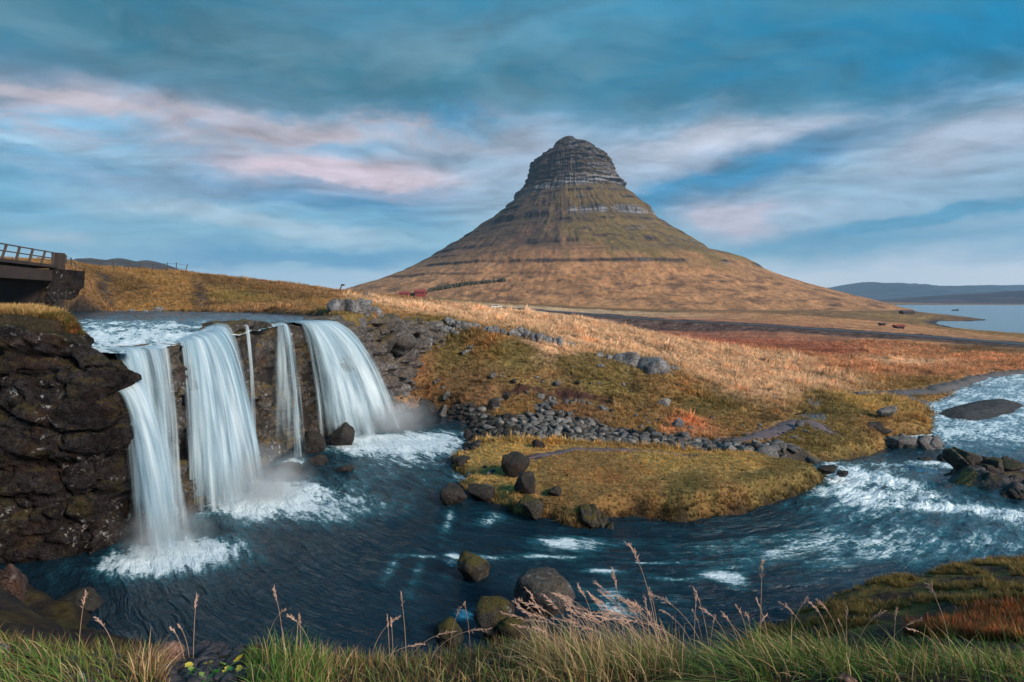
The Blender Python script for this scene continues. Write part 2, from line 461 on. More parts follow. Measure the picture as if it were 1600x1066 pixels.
SEA = np.array([at_z(*p, SEA_Z) for p in [(1362, 477.6), (1400, 481.5), (1440, 487.5), (1485, 492), (1520, 496), (1552, 500.5), (1515, 502.5), (1470, 501.5), (1462, 505), (1492, 511.5), (1480, 514), (1455, 513.5), (1490, 518.5), (1540, 522.5), (1600, 526.5), (1800, 538)]]
    + [(900, 300), (4000, 300), (4000, 2060), (2400, 2010), (1600, 2080), (1250, 2110)])

A = at_y
HILL = [  # shared by plateau and low ground (x, y, z)
    A(160, 421, 72), A(230, 424, 72), A(300, 429, 72), A(400, 441, 74), A(480, 450, 76), A(545, 457.5, 80), A(620, 466, 78), A(700, 474, 76), A(760, 483, 76), A(900, 500, 70), A(1000, 526, 62), A(1100, 556, 57),
    A(1200, 588, 52), A(1280, 602, 50), A(640, 500, 46), A(700, 501, 48), A(780, 524, 46), A(850, 531, 46.5), A(900, 546, 46), A(950, 562, 44), A(1030, 583, 42), A(1100, 611, 41),
    A(640, 482, 58), A(760, 504, 58), A(870, 520, 57), A(980, 556, 52),
    A(-100, 400, 75), A(60, 412, 60), A(-400, 400, 90), A(110, 418, 100), A(300, 432, 110), A(545, 462, 130), A(700, 478, 140), A(400, 440, 130),
    A(800, 484, 160), A(900, 492, 150), A(1000, 522, 120), A(900, 500, 110), A(800, 490, 110)]
LOW = HILL + [
    A(690, 570, 42.5), A(760, 562, 42), A(800, 571, 41), A(900, 590, 40), A(1000, 622, 39), A(620, 610, 40), A(650, 595, 41), A(612, 575, 39.8), A(650, 552, 43), A(680, 536, 45.4), A(590, 610, 37.6), A(600, 640, 37.0),
    A(640, 632, 39.6), A(700, 632, 38.3), A(750, 645, 35.8), A(850, 652, 34), A(950, 671, 32.6), A(1050, 683, 31), A(1200, 692, 29.6), A(850, 610, 38), A(780, 605, 38.5), A(950, 622, 37.5),
    A(740, 680, 31.2), A(850, 682, 30), A(1000, 698, 28.6), A(1100, 708, 27.8),
    A(1200, 652, 36), A(1280, 640, 38.5), A(1350, 650, 38), A(1400, 655, 38), A(1300, 680, 31.5), A(1230, 690, 30),
    A(1300, 600, 52), A(1400, 592, 58), A(1500, 580, 67), A(1600, 566, 79), A(1340, 570, 70), A(1440, 620, 50), A(1100, 530, 122), A(1200, 545, 100), A(1300, 552, 96), A(1450, 557, 93), A(1600, 552, 98), A(1800, 556, 96),
    A(1000, 519, 148), A(1100, 524, 143), A(1300, 535, 124), A(1450, 542, 112), A(1600, 548, 104), A(1900, 560, 92),
    A(760, 478, 250), A(800, 482, 232), A(900, 489, 197), A(1000, 497.5, 172), A(1100, 503.5, 164), A(1200, 509, 157), A(1300, 516, 148), A(1450, 526, 135), A(1600, 538, 118), A(1900, 560, 100),
    A(1200, 492, 340), A(1300, 498, 270), A(1400, 510, 215), A(1500, 518, 210), A(1350, 489, 520), A(1450, 505, 400), A(1420, 490, 720), A(1600, 530, 200), A(1540, 503, 560), A(1600, 520, 340),
    A(1000, 487, 400), A(850, 477, 450), A(700, 467, 500), A(632, 462, 500), A(560, 457, 700), A(300, 450, 700), A(0, 445, 700), A(-200, 440, 400), A(400, 448, 350), A(200, 445, 300),
    (-600, 1500, 20), (0, 1500, -10), (700, 1500, -18), (-1500, 3000, 30), (3000, 3000, -20), (1100, 1800, -17), (500, 1000, -14), (900, 1000, -17), (-700, 1000, 22), (0, 900, -4),
    # the islet
    (0, 27.5, .55), (3, 26, .75), (6, 25.2, .8), (9, 24.6, .8), (12, 23.8, .7), (2, 21.5, .62), (5, 20.4, .75), (8, 20.2, .8), (11, 21.4, .75), (-1, 24.5, .5), (0.3, 22.6, .5), (-1.5, 27.5, .45), (13.0, 23.3, .6), (4, 28.6, .35), (8, 27.7, .3),
    # the near bank: level grass at the photographer's feet, then down to the water
    (0, 0.5, 6.5), (-3, 0.5, 6.5), (3, 0.5, 6.45), (0, 2.3, 6.33), (-2.6, 2.3, 6.36), (2.8, 2.3, 6.3), (-1.5, 3.2, 5.95), (0, 3.3, 5.88), (1.6, 3.3, 5.84), (-3.2, 3.3, 5.95), (3.2, 3.4, 5.7),
    (0, 5, 4.66), (-3, 5, 4.65), (-6, 5.5, 4.7), (3, 5, 4.6), (6.0, 5.5, 4.35), (0, 8, 2.3), (-5, 8, 2.2), (4, 8, 2.4), (7.2, 8.2, 2.9), (9.5, 9, 2.75), (12, 9, 3.2), (0, 10.8, .4), (-5, 10.8, .35), (-11, 11, .45), (3.6, 10.9, .5),
    (-12.4, 13.4, .6), (-10.6, 12.7, .5), (-14.5, 14.4, .6), (-18, 14.2, .8),
    (7, 11.8, 1.1), (9.5, 11.8, 1.5), (12, 11.5, 1.9), (9.3, 13.6, .75), (12.2, 14.6, .7), (13.8, 15.2, .65), (16, 15.2, .7), (-9.6, 10, 2.6), (-13, 10, 3.4), (-16, 12.5, 1.6), (20, 14.5, 1.0), (30, 15, 1), (45, 14, 2)]
LOW += [(x, y, z_riv(x, y) + 0.25) for x, y in RIVER[11:35:2]]
HIGH = HILL + [tuple(p) for p in RIM] + [
    A(0, 492, 17.5), A(60, 489, 19), A(110, 494, 19), A(150, 503, 18.5), A(180, 540, 17.9), (-22, 18, 7.5), (-20, 21, 7.2), (-26, 26, 7.3), (-34, 30, 7.6), (-45, 33, 8),
    A(170, 488, 48), A(260, 489, 46), A(340, 489, 43), A(420, 488, 41), A(470, 489, 38), A(500, 487, 37), A(540, 486, 38), A(170, 470, 54), A(260, 468, 54), A(350, 468, 54), A(450, 470, 54), A(540, 476, 52),
    A(95, 417, 49.5), A(120, 424, 49.5), A(150, 452, 48.6), A(165, 478, 47), A(100, 425, 54), A(130, 416, 60), A(-40, 415, 60), A(600, 492, 42), A(575, 482, 46),
    (-14, 26, 6.4), (-16, 30, 6.4), (-22, 36, 6.5), (-34, 43, 6.7), (-50, 46, 6.8), (-15, 21, 6.2), (-14.5, 34, 6.6)]
def _rbf(pts):
    p = np.array(pts, float)
    q = np.stack([1.5 * p[:, 0] / p[:, 1].clip(2), np.log(p[:, 1].clip(0.5))], 1)
    # drop near-coincident points
    keep = []
    for i in range(len(q)):
        if all(np.hypot(*(q[i] - q[j])) > 0.012 for j in keep): keep.append(i)
    p, q = p[keep], q[keep]
    d = np.hypot(q[:, None, 0] - q[None, :, 0], q[:, None, 1] - q[None, :, 1])
    K = np.sqrt(d * d + 0.03 ** 2)
    n = len(q)
    M = np.zeros((n + 3, n + 3)); M[:n, :n] = K - np.eye(n) * 0.004
    M[:n, n] = 1; M[:n, n + 1:] = q; M[n:, :n] = M[:n, n:].T
    w = np.linalg.solve(M, np.concatenate([p[:, 2], [0, 0, 0]]))
    def f(x, y):
        x = np.asarray(x, float); y = np.asarray(y, float)
        a, l = 1.5 * x / y.clip(2), np.log(y.clip(0.5))
        r = w[n] + w[n + 1] * a + w[n + 2] * l
        for i in range(n):
            r = r + w[i] * np.sqrt((a - q[i, 0]) ** 2 + (l - q[i, 1]) ** 2 + 0.0009)
        return r
    return f
f_low, f_high = _rbf(LOW), _rbf(HIGH)

ROAD = smooth_line([A(740, 477, 262), A(800, 482, 232), A(900, 489, 197), A(1000, 497.5, 172), A(1100, 503.5, 164), A(1200, 509, 157), A(1300, 516, 148), A(1450, 526, 135), A(1600, 538, 118), A(1750, 550, 107), A(1950, 562, 98)], 8)
def pt(u, v, z): return at_z(u, v, z)
PATHS = {   # muddy and gravel footpaths: plan line, half width
    'isle_path': (smooth_line([pt(826, 719, .5), pt(850, 716, .5), pt(872, 711, .55), pt(890, 704, .6), pt(930, 704, .6), pt(980, 706, .6), pt(1030, 710, .6), pt(1075, 715, .55)], 5), 0.40),
    'bank_path': (smooth_line([pt(1135, 684, .2), pt(1175, 683, .15), pt(1215, 672, .1), pt(1245, 660, .1), pt(1275, 664, .1), pt(1295, 676, .1)], 5), 0.55),
    'meadow_path': (smooth_line([pt(1340, 614, -.4), pt(1365, 609, -.4), pt(1400, 608, -.5), pt(1450, 604, -.6), pt(1500, 594, -.8), pt(1550, 584, -1.0), pt(1620, 578, -1.1), pt(1750, 573, -1.2)], 6), 0.75),
    'meadow_spur': (smooth_line([pt(1400, 608, -.5), pt(1430, 615, -.6), pt(1462, 622, -.9), pt(1478, 628, -1.2)], 5), 0.55),
    'hill_track': (smooth_line([A(560, 466, 92), A(640, 474, 90), A(720, 481, 95), A(790, 492, 98), A(860, 503, 100)], 5), 0.8),
}
SCARP = smooth_line([A(748, 612, 38.0), A(760, 601, 38.6), A(790, 597, 38.9), A(830, 602, 38.5), A(880, 605, 38.3), A(915, 612, 37.8), A(945, 611, 37.8), A(985, 619, 37.2)], 4)
POND = smooth_poly([pt(*p, .02) for p in [(1255, 619), (1268, 616), (1280, 622), (1281, 634), (1287, 648), (1290, 654), (1272, 655), (1250, 652), (1235, 648), (1258, 644), (1264, 636), (1262, 626)]], 3)

def height(x, y, detail=True):
    x = np.asarray(x, float); y = np.asarray(y, float)
    lo = f_low(x, y); hi = f_high(x, y)
    wx = x + 0.35 * fbm(x / 1.3, y / 1.3, 2.0, 3); wy = y + 0.35 * fbm(x / 1.3, y / 1.3, 9.0, 3)
    sdp = poly_sd(PLATEAU, x, y)
    w = 0.35 + 0.30 * np.maximum(0, y - 36.5)
    sdp = sdp + 1.25 * ss(y, 19.5, 17.5)
    t = ss(sdp, 0.15 * w, -w)
    if detail:
        far = ss(y, 60, 300)
        hum = fbm(x / 2.2, y / 2.2, 0.5, 4) * (0.16 + .14 * ss(y, 28, 40)) + (0.5 - np.abs(fbm(x / 0.8, y / 0.8, 4.0, 3))) * 0.10
        hum = hum * (1 - 0.6 * far) + far * fbm(x / 14, y / 14, 1.0, 4) * 0.9
        hum = hum * (0.25 + 0.85 * ss(y, 7, 11))
        big = fbm(x / 11, y / 11, 7.0, 3) * 0.35 * ss(y, 38, 60)
    else:
        hum = big = 0.0
    # torn turf edge on the slope
    d, s, sd = line_near(SCARP, x, y + 0.3 * fbm(x / .7, y / .7, 5.0, 3))
    inl = ss(s, 0.0, 1.2) * ss(s, SCARP_LEN, SCARP_LEN - 1.5)
    lo = lo - np.where(sd < 0, 0.38 * ss(d, 0.0, 0.25) * (1 - ss(d, 0.4, 3.5)), 0) * inl
    g = lerp(lo, hi, t) + (hum + big) * 1.0
    # upper river bed
    sdu = up_sd(wx, wy)
    zu = z_up(x, y)
    g = np.where(sdp < 0.6, lerp(np.minimum(g, zu - 0.35), g, ss(sdu, -0.2, 0.9)), g)
    # river bed
    sdr = riv_sd(wx, wy)
    zr = z_riv(x, y)
    bed = zr - 0.18 - 0.9 * ss(sdr, 0.0, -2.0)
    lowmask = 1 - ss(-sdp, -0.2, 0.3)
    bank = lerp(np.minimum(zr - 0.18, g), g, ss(sdr, 0.0, np.where(y > 38, 1.6, 0.65)))
    g2 = np.where(sdr < 0, bed + 0.3 * (hum if detail else 0), bank)
    g = lerp(g, g2, lowmask)
    # gravel bar in the lower river
    sdb = near(lambda a, c: poly_sd(GRAVEL_BAR, a, c), (y < 80) & (y > 30) & (x > 20), 50.0, x, y)
    g = np.where(sdb < 1.5, np.maximum(g, -1.4 + 0.40 * ss(sdb, 0.8, -1.4) - 0.12), g)
    # low bedrock spit beside the rapids
    sds = near(lambda a, c: poly_sd(SPIT, a, c), (y < 36) & (y > 20) & (x > 17), 50.0, x, y) + .35 * fbm(x / .9, y / .9, 51.0, 3)
    blk = np.zeros(x.shape); i_ = np.nonzero(sds < 1.0)
    if len(i_[0]):
        w_ = worley(x[i_] / .95, y[i_] / .75, x[i_] * 0 + .3); blk[i_] = .42 * (w_[2] - .4) + .9 * w_[3] - .22 * np.exp(-np.maximum(w_[1] - w_[0], 0) / .06)
    g = np.where(sds < 1.0, np.maximum(g, zr - .35 + (.85 + .75 * blk) * ss(sds, .35, -1.1)), g)
    # pond
    sdq = near(lambda a, c: poly_sd(POND, a, c), (y < 60) & (y > 30) & (x > 10), 50.0, x, y)
    g = np.where(sdq < 1.0, lerp(np.minimum(g, -0.12), g, ss(sdq, -0.1, 1.0)), g)
    # road: gravel embankment
    dr, sr, _ = line_near(ROAD[:, :2], x, y, 60)
    zr2 = np.interp(sr, ROAD_S, ROAD[:, 2])
    g = np.where(dr < 40, lerp(zr2 - 0.06, np.minimum(g, zr2 + 0.2) , ss(dr, 3.6, 9.0)) * (1 - ss(dr, 20, 40)) + g * ss(dr, 20, 40), g)
    # footpaths are worn in
    for k, (ln, hw) in PATHS.items():
        dd, sss, _ = line_near(ln, x, y)
        g = g - 0.07 * (1 - ss(dd, hw, hw * 1.6 + 0.05))
    # sea shore
    sea = near(lambda a, c_: poly_sd(SEA, a, c_), y > 150, 500.0, x, y)
    sm = y > 150
    g = np.where(sm & (sea < 150), np.minimum(g, SEA_Z - 0.3 + 0.10 * sea), g)
    g = np.where(sm & (sea < 0), SEA_Z - 1.0 - 0.02 * np.minimum(-sea, 200), g)
    g = np.where(sm & (sea > 0), np.maximum(g, SEA_Z + 0.4 * ss(sea, 0, 12)), g)
    return g
SCARP_LEN = np.sum(np.linalg.norm(np.diff(SCARP[:, :2], axis=0), axis=1))
ROAD_S = np.concatenate([[0], np.cumsum(np.linalg.norm(np.diff(ROAD[:, :2], axis=0), axis=1))])
SCARP = SCARP[:, :2]
def hz(x, y): return float(height(np.array([x]), np.array([y]))[0])

# ------------------------------------------------------------------ what grows where (base colours)
OCHRE = (.225, .135, .052); OLIVE = (.150, .110, .040); STRAW = (.50, .335, .205); REDF = (.30, .115, .07); ORNG = (.43, .215, .108); BROWN = (.20, .115, .055); MOSS = (.085, .075, .015)
GOLD = (.34, .225, .078); SOIL = (.028, .020, .018); HEATH = (.135, .082, .036); RUST = (.23, .075, .022); DKGR = (.06, .062, .02)
CP = [(200, 450, 60, HEATH), (300, 460, 60, OCHRE), (240, 438, 66, OCHRE), (350, 452, 66, HEATH), (380, 470, 56, OLIVE), (450, 465, 60, HEATH), (420, 482, 45, BROWN), (250, 482, 50, OCHRE), (540, 478, 52, OCHRE), (540, 462, 75, BROWN), (480, 455, 72, BROWN),
    (620, 480, 60, STRAW), (700, 487, 65, STRAW), (850, 505, 62, STRAW), (1000, 545, 58, STRAW), (1100, 580, 50, STRAW), (1180, 612, 45, STRAW), (900, 530, 52, STRAW), (640, 470, 76, BROWN), (760, 490, 72, STRAW),
    (700, 540, 45, OLIVE), (650, 580, 41, BROWN), (620, 600, 40, BROWN), (800, 560, 43, OLIVE), (760, 540, 45, OCHRE), (900, 570, 42, OLIVE), (950, 610, 40, OLIVE), (1050, 625, 39, OCHRE), (1100, 640, 37, OLIVE), (1160, 660, 34, OCHRE), (870, 545, 45, STRAW),
    (800, 630, 36, OCHRE), (740, 625, 38, BROWN), (1000, 660, 33.5, OCHRE), (900, 640, 35.5, BROWN), (1180, 690, 30, OCHRE), (1080, 668, 33, ORNG), (1250, 690, 30, OLIVE), (1320, 685, 31, OLIVE), (1390, 665, 36, OCHRE),
    (780, 712, 27.6, GOLD), (840, 700, 28, GOLD), (760, 740, 24.8, GOLD), (900, 745, 23.5, OCHRE), (1050, 735, 24, GOLD), (1150, 745, 23.5, GOLD), (1240, 745, 23.6, OLIVE), (950, 770, 21.5, OCHRE), (1080, 780, 20.8, OLIVE), (1200, 765, 22, OLIVE), (850, 790, 20.4, OCHRE), (1000, 795, 20, OCHRE), (1130, 795, 20, OCHRE), (1270, 760, 22.5, OLIVE), (800, 775, 21.5, GOLD),
    (1250, 600, 52, STRAW), (1310, 640, 40, OLIVE), (1350, 630, 43, GOLD), (1350, 580, 68, ORNG), (1450, 600, 56, OCHRE), (1450, 575, 70, ORNG), (1150, 537, 112, REDF), (1060, 530, 135, REDF), (1300, 548, 100, REDF), (1250, 560, 84, ORNG), (1400, 550, 100, ORNG), (1550, 560, 88, ORNG), (1200, 570, 72, STRAW), (1600, 575, 74, ORNG), (1420, 570, 76, STRAW), (1550, 545, 105, BROWN),
    (1200, 490, 350, ORNG), (1330, 497, 290, ORNG), (1400, 507, 230, ORNG), (1300, 485, 550, BROWN), (1000, 487, 400, BROWN), (800, 472, 450, BROWN), (650, 464, 500, OLIVE), (900, 492, 260, STRAW), (1500, 515, 260, OCHRE), (1500, 498, 700, BROWN), (1420, 495, 600, OCHRE), (200, 445, 300, BROWN), (800, 495, 120, STRAW), (930, 508, 120, STRAW),
    (50, 495, 17.5, MOSS), (100, 488, 19, OCHRE), (140, 510, 18, RUST), (170, 535, 18, RUST), (20, 490, 22, BROWN), (100, 430, 52, OCHRE), (150, 455, 52, OCHRE), (130, 470, 50, BROWN),
    (600, 500, 40, BROWN), (560, 495, 37, OLIVE)]
_cp = np.array([(1.5 * (u - 800) / FPX, math.log(y)) for u, v, y, c in CP]); _cc = np.array([c for *_, c in CP])
def ground_col(x, y, z):
    x = np.asarray(x, float); y = np.asarray(y, float)
    wx = x + y * 0.04 * fbm(x / y * 25, np.log(y) * 18, 3.0, 3)
    wl = np.log(y.clip(.5)) + 0.035 * fbm(x / y * 25, np.log(y.clip(.5)) * 18, 8.0, 3)
    a = 1.5 * wx / y
    num = np.zeros(x.shape + (3,)); den = np.zeros(x.shape)
    for q, c in zip(_cp, _cc):
        d2 = (a - q[0]) ** 2 + 1.2 * (wl - q[1]) ** 2 + 2e-5
        w = 1 / (d2 * d2)
        num += w[..., None] * c; den += w
    c = num / den[..., None]
    # near bank
    nb = np.maximum(ss(y, 13.9, 12.3) * ss(x, 30, 20), ss(y, 16.2, 15.6) * ss(x, -7, -8.5))
    nc = lerp(np.array(SOIL), np.array((.060, .042, .016)), ss(fbm(x / .9, y / .9, 2.0, 3), -.2, .3)[..., None])
    rt = (ss(x, 4.5, 6.5) * ss(y, 9.0, 10.5))[..., None]
    rim = ss(fbm(x / 1.6, y / 1.6, 6.0, 3), -.05, .25)[..., None]
    nc = lerp(nc, lerp(np.array((.060, .036, .030)), np.array((.14, .095, .03)), rim * .8), rt)
    c = lerp(c, nc, nb[..., None])
    nb2 = ss(y, 18.0, 16.0) * ss(x, 5, 8)
    c = lerp(c, lerp(np.array((.05, .030, .024)), np.array((.12, .085, .025)), ss(fbm(x / .8, y / .8, 3.3, 3), -.25, .2)[..., None]), nb2[..., None])
    # mottling
    dk = ss(fbm(x / 2.6, y / 1.6, 44.0, 4), .16, .42) * ss(y, 28, 36) * ss(y, 110, 80)
    c = lerp(c, np.array((.062, .042, .022)), (dk * .62)[..., None])
    m = fbm(x / 3.0, y / 3.0, 12.0, 4)
    m2 = fbm(x / 0.9, y / 0.9, 22.0, 3)
    c = c * (1 + 0.35 * m[..., None] + 0.25 * m2[..., None])
    c = lerp(c, c * np.array((.95, .82, .75)), ss(m, .12, .45)[..., None])
    # streaked meadow far out
    st = fbm(x / 16, y / 5.0, 2.0, 4) * ss(y, 55, 90)
    c = c * (1 + 0.6 * st[..., None])
    # wet/bare edges at water, in the torn turf (overhang shade too), on the embankment, the bar and the shore
    sdr = riv_sd(x, y) + .25 * fbm(x / .6, y / .6, 1.0, 3)
    k = (1 - ss(sdr, 0.05, 0.45)) * (y < 120)
    c = lerp(c, np.array((.022, .018, .015)), (k * .9)[..., None])
    sdu = up_sd(x, y) + .3 * fbm(x / .8, y / .8, 1.0, 3)
    c = lerp(c, np.array((.03, .027, .026)), ((1 - ss(sdu, .2, .9)))[..., None])
    d, s, sd = line_near(SCARP, x, y + 0.3 * fbm(x / .7, y / .7, 5.0, 3))
    k = np.where(sd < 0, (1 - ss(d, .35, 1.0)), (1 - ss(d, 0.02, 0.12))) * ss(s, 0, 1.0) * ss(s, SCARP_LEN, SCARP_LEN - 1.2)
    c = lerp(c, np.array((.052, .026, .022)), (k * ss(fbm(x / .8, y / .8, 41.0, 3), -.3, .1))[..., None])  # dark reddish soil, with the turf overhang's shade put into its colour
    ch = rock_channel(x, y)
    c = lerp(c, np.array((.045, .042, .042)), (ch * .92)[..., None])
    c = lerp(c, np.array((.055, .055, .058)), (1 - ss(near(lambda a, c_: poly_sd(GRAVEL_BAR, a, c_), (y < 80) & (y > 30) & (x > 20), 50.0, x, y), -.3, .5))[..., None])
    sds = near(lambda a, c_: poly_sd(SPIT, a, c_), (y < 36) & (y > 20) & (x > 17), 50.0, x, y)
    rkc = lerp(np.array((.040, .034, .034)), np.array((.12, .11, .115)), ss(fbm(x / .6, y / .6, 3.0, 4), -.3, .5)[..., None])
    rkc = lerp(rkc, np.array((.13, .10, .03)), (.8 * ss(fbm(x / 1.3, y / 1.3, 13.0, 3), .12, .35))[..., None])
    c = lerp(c, rkc, (1 - ss(sds, .4, .9))[..., None])
    dr, sr, sdr_ = line_near(ROAD[:, :2], x, y, 60)
    wd = np.where(sdr_ < 0, np.interp(sr, [0, 60, 100, 200, 260], [7, 10, 19, 13, 11]), 8.5)
    em = (1 - ss(dr + 3.0 * fbm(x / 6, y / 6, 1.0, 3), wd * .85, wd * 1.2)) * np.clip(sr / 40, 0, 1)
    c = lerp(c, np.array((.082, .055, .050)) * (1 + 1.6 * fbm(x / 1.8, y / 1.8, 1.0, 3)[..., None]), (em * .93)[..., None])
    for kk, (ln, hw) in PATHS.items():
        dd, _, _ = line_near(ln, x, y)
        dd = dd + hw * .5 * fbm(x / .5, y / .5, 5.0, 2)
        col = np.array((.075, .055, .055)) if kk in ('isle_path', 'bank_path', 'hill_track') else np.array((.075, .066, .066))
        c = lerp(c, col, (1 - ss(dd, hw * .9, hw * 1.5))[..., None])
    sea = near(lambda a, c_: poly_sd(SEA, a, c_), y > 150, 500.0, x, y)
    c = lerp(c, np.array((.045, .04, .045)), ((y > 150) * (1 - ss(sea + 6 * fbm(x / 20, y / 20, 1.0, 3), 4, 16)))[..., None])
    # trampled gully lines on the left hill
    for (a0, a1) in GULLIES:
        dd, _, _ = line_d([a0, a1], x + .8 * fbm(x / 1.5, y / 1.5, 1.0, 3), y)
        c = lerp(c, np.array((.04, .034, .036)), ((1 - ss(dd, .3, 1.0)) * .85 * ss(fbm(x / .7, y / .7, 9.0, 2), -.4, .1))[..., None])
    return np.clip(c, .004, .9)
GULLIES = [(A(160, 425, 60)[:2], A(168, 480, 49)[:2]), (A(310, 438, 64)[:2], A(318, 485, 46)[:2]), (A(165, 440, 55)[:2], A(150, 470, 50)[:2])]
CHANNEL = smooth_line([pt(700, 648, .2), pt(735, 665, .25), pt(790, 672, .3), pt(850, 668, .4), pt(900, 676, .3), pt(960, 685, .2), pt(1040, 692, .2), pt(1110, 700, .15), pt(1170, 706, .12), pt(1225, 706, .1)], 5)
CH_HW = np.interp(np.arange(len(CHANNEL)), [0, 10, 20, 30, 45], [1.6, 2.5, 2.8, 1.7, 1.1])
CH_S = np.concatenate([[0], np.cumsum(np.linalg.norm(np.diff(CHANNEL, axis=0), axis=1))])
def rock_channel(x, y):
    d, s, _ = line_near(CHANNEL, x, y)
    hw = np.interp(s, CH_S, CH_HW)
    k = 1 - ss(d + .7 * fbm(x / 1.1, y / 1.1, 31.0, 3), hw * .85, hw * 1.25)
    d2, s2, _ = line_near(RUBBLE, x, y)
    k2 = 1 - ss(d2 + .5 * fbm(x / .8, y / .8, 17.0, 3), .45, .9)
    return np.maximum(k, k2 * .9)
RUBBLE = smooth_line([A(862, 622, 36.5)[:2], A(850, 640, 35)[:2], A(868, 655, 33.6)[:2], A(860, 668, 32)[:2]], 4)
# ------------------------------------------------------------------ materials
def new_mat(name):
    m = bpy.data.materials.new(name); m.use_nodes = True
    return m, NB(m.node_tree)
def finish(b, bsdf, vol=None):
    b.n('ShaderNodeOutputMaterial', {'Surface': bsdf.outputs[0] if hasattr(bsdf, 'outputs') else bsdf})
def obj_co(b): return b.n('ShaderNodeTexCoord').outputs['Object']
def pos_co(b): return b.n('ShaderNodeNewGeometry').outputs['Position']

def mat_ground():
    m, b = new_mat('turf_and_soil')
    p = pos_co(b)
    c = b.attr('col')
    lv = b.attr('cell', 'Fac')            # log2 of the visible grain: 0 at 0.1 m, one step per doubling
    A_ = b.noise(p, 9.0, 3, .65); B_ = b.noise(p, 3.0, 4, .65); C_ = b.noise(p, .8, 4, .62); D_ = b.noise(p, .16, 5, .62); E_ = b.noise(p, .03, 5, .62)
    w1 = b.ss(lv, .3, 2.0); w2 = b.ss(lv, 2.0, 4.0); w3 = b.ss(lv, 4.0, 6.5)
    def pick(x0, x1, x2, x3):
        f = lambda t, a, q: b.m('MULTIPLY_ADD', t, b.m('SUBTRACT', q, a), a)
        return f(w3, f(w2, f(w1, x0, x1), x2), x3)
    n1 = pick(A_, B_, C_, D_); n2 = pick(B_, C_, D_, E_)
    f = b.m('MULTIPLY', b.m('MULTIPLY_ADD', n1, 2.2, -.1), b.m('MULTIPLY_ADD', n2, 1.3, 0.38))
    cc = b.n('ShaderNodeVectorMath', {0: c, 3: b.m('MAXIMUM', f, .12)}, operation='SCALE').outputs[0]
    hs = b.n('ShaderNodeHueSaturation', {'Hue': b.m('MULTIPLY_ADD', n2, .07, .465), 'Color': cc})
    bs = b.n('ShaderNodeBsdfPrincipled', {'Base Color': hs.outputs[0], 'Roughness': .9, 'Specular IOR Level': .12, 'Normal': b.bump(b.m('ADD', n1, b.m('MULTIPLY', n2, .6)), .9, b.m('MULTIPLY', b.m('POWER', 2.0, lv), .06))})
    finish(b, bs); return m
def mat_rock(name, base, light, moss=0.3, lichen=0.5, wet=0.0, scale=1.0, rough=.75, mosscol=(.085, .068, .014), spec=.22):
    m, b = new_mat(name)
    p = pos_co(b) if wet >= 0 else obj_co(b)
    g = b.n('ShaderNodeNewGeometry')
    n1 = b.noise(p, 1.3 * scale, 7, .62); n2 = b.noise(p, 6.5 * scale, 6, .62); n3 = b.noise(p, 26 * scale, 4, .6)
    c = b.mix(b.ss(n1, .3, .7), base, light)
    c = b.mix(b.m('MULTIPLY', b.ss(n2, .62, .35), .75), c, tuple(x * .28 for x in base))
    c = b.mix(b.m('MULTIPLY', b.ss(n3, .45, .75), .35), c, tuple(min(1, x * 2.2) for x in light))
    rusty = b.noise(p, .8 * scale, 4, .6)
    c = b.mix(b.m('MULTIPLY', b.ss(rusty, .53, .68), .45), c, (.060, .026, .013))
    nz = b.n('ShaderNodeSeparateXYZ', {0: g.outputs['Normal']}).outputs[2]
    if lichen > 0:
        l1 = b.noise(p, 4.2 * scale, 7, .68)
        patch = b.ss(b.noise(p, .75 * scale, 3, .55), .47, .62)
        lm = b.m('MULTIPLY', b.ss(l1, .56, .66), b.m('MULTIPLY', patch, lichen))
        c = b.mix(lm, c, (.40, .41, .41))
    if moss > 0:
        mm = b.m('MULTIPLY', b.ss(b.m('ADD', nz, b.m('MULTIPLY', b.m('SUBTRACT', n2, .5), 1.2)), .45, .85), b.ss(n1, .36, .55))
        mm2 = b.m('MULTIPLY', b.ss(b.noise(p, .9 * scale, 4, .6), .54, .66), .55)
        c = b.mix(b.m('MULTIPLY', b.m('ADD', mm, mm2, clamp=True), moss), c, b.mix(n3, tuple(x * .45 for x in mosscol), tuple(x * 1.7 for x in mosscol)))
    crk = b.n('ShaderNodeTexVoronoi', {'Scale': 2.6 * scale, 'Vector': b.v('ADD', p, b.v('MULTIPLY', b.n('ShaderNodeTexNoise', {'Scale': 3 * scale, 'Detail': 3.0, 'Vector': p}).outputs['Color'], (.35 / scale,) * 3))}, feature='DISTANCE_TO_EDGE').outputs['Distance']
    cm = b.ss(crk, .045, .0)
    c = b.mix(b.m('MULTIPLY', cm, .4), c, tuple(x * .2 for x in base))
    h = b.m('ADD', b.m('MULTIPLY', n2, .9), b.m('MULTIPLY', n3, .45))
    h = b.m('ADD', h, b.m('MULTIPLY', b.ss(crk, 0.0, .10), .18))
    bs = b.n('ShaderNodeBsdfPrincipled', {'Base Color': c, 'Roughness': b.m('MULTIPLY_ADD', n2, .25, rough - .15), 'Specular IOR Level': spec, 'Normal': b.bump(h, 1.0, .13 / scale)})
    finish(b, bs); return m
def simple(name, colr, rough=.7, var=.25, scale=6.0, metal=0.0, bump=.02):
    m, b = new_mat(name)
    p = obj_co(b)
    n = b.noise(p, scale, 5, .6)
    c = b.mix(n, tuple(x * (1 - var) for x in colr), tuple(min(1, x * (1 + var)) for x in colr))
    bs = b.n('ShaderNodeBsdfPrincipled', {'Base Color': c, 'Roughness': rough, 'Metallic': metal, 'Normal': b.bump(n, .6, bump)})
    finish(b, bs); return m
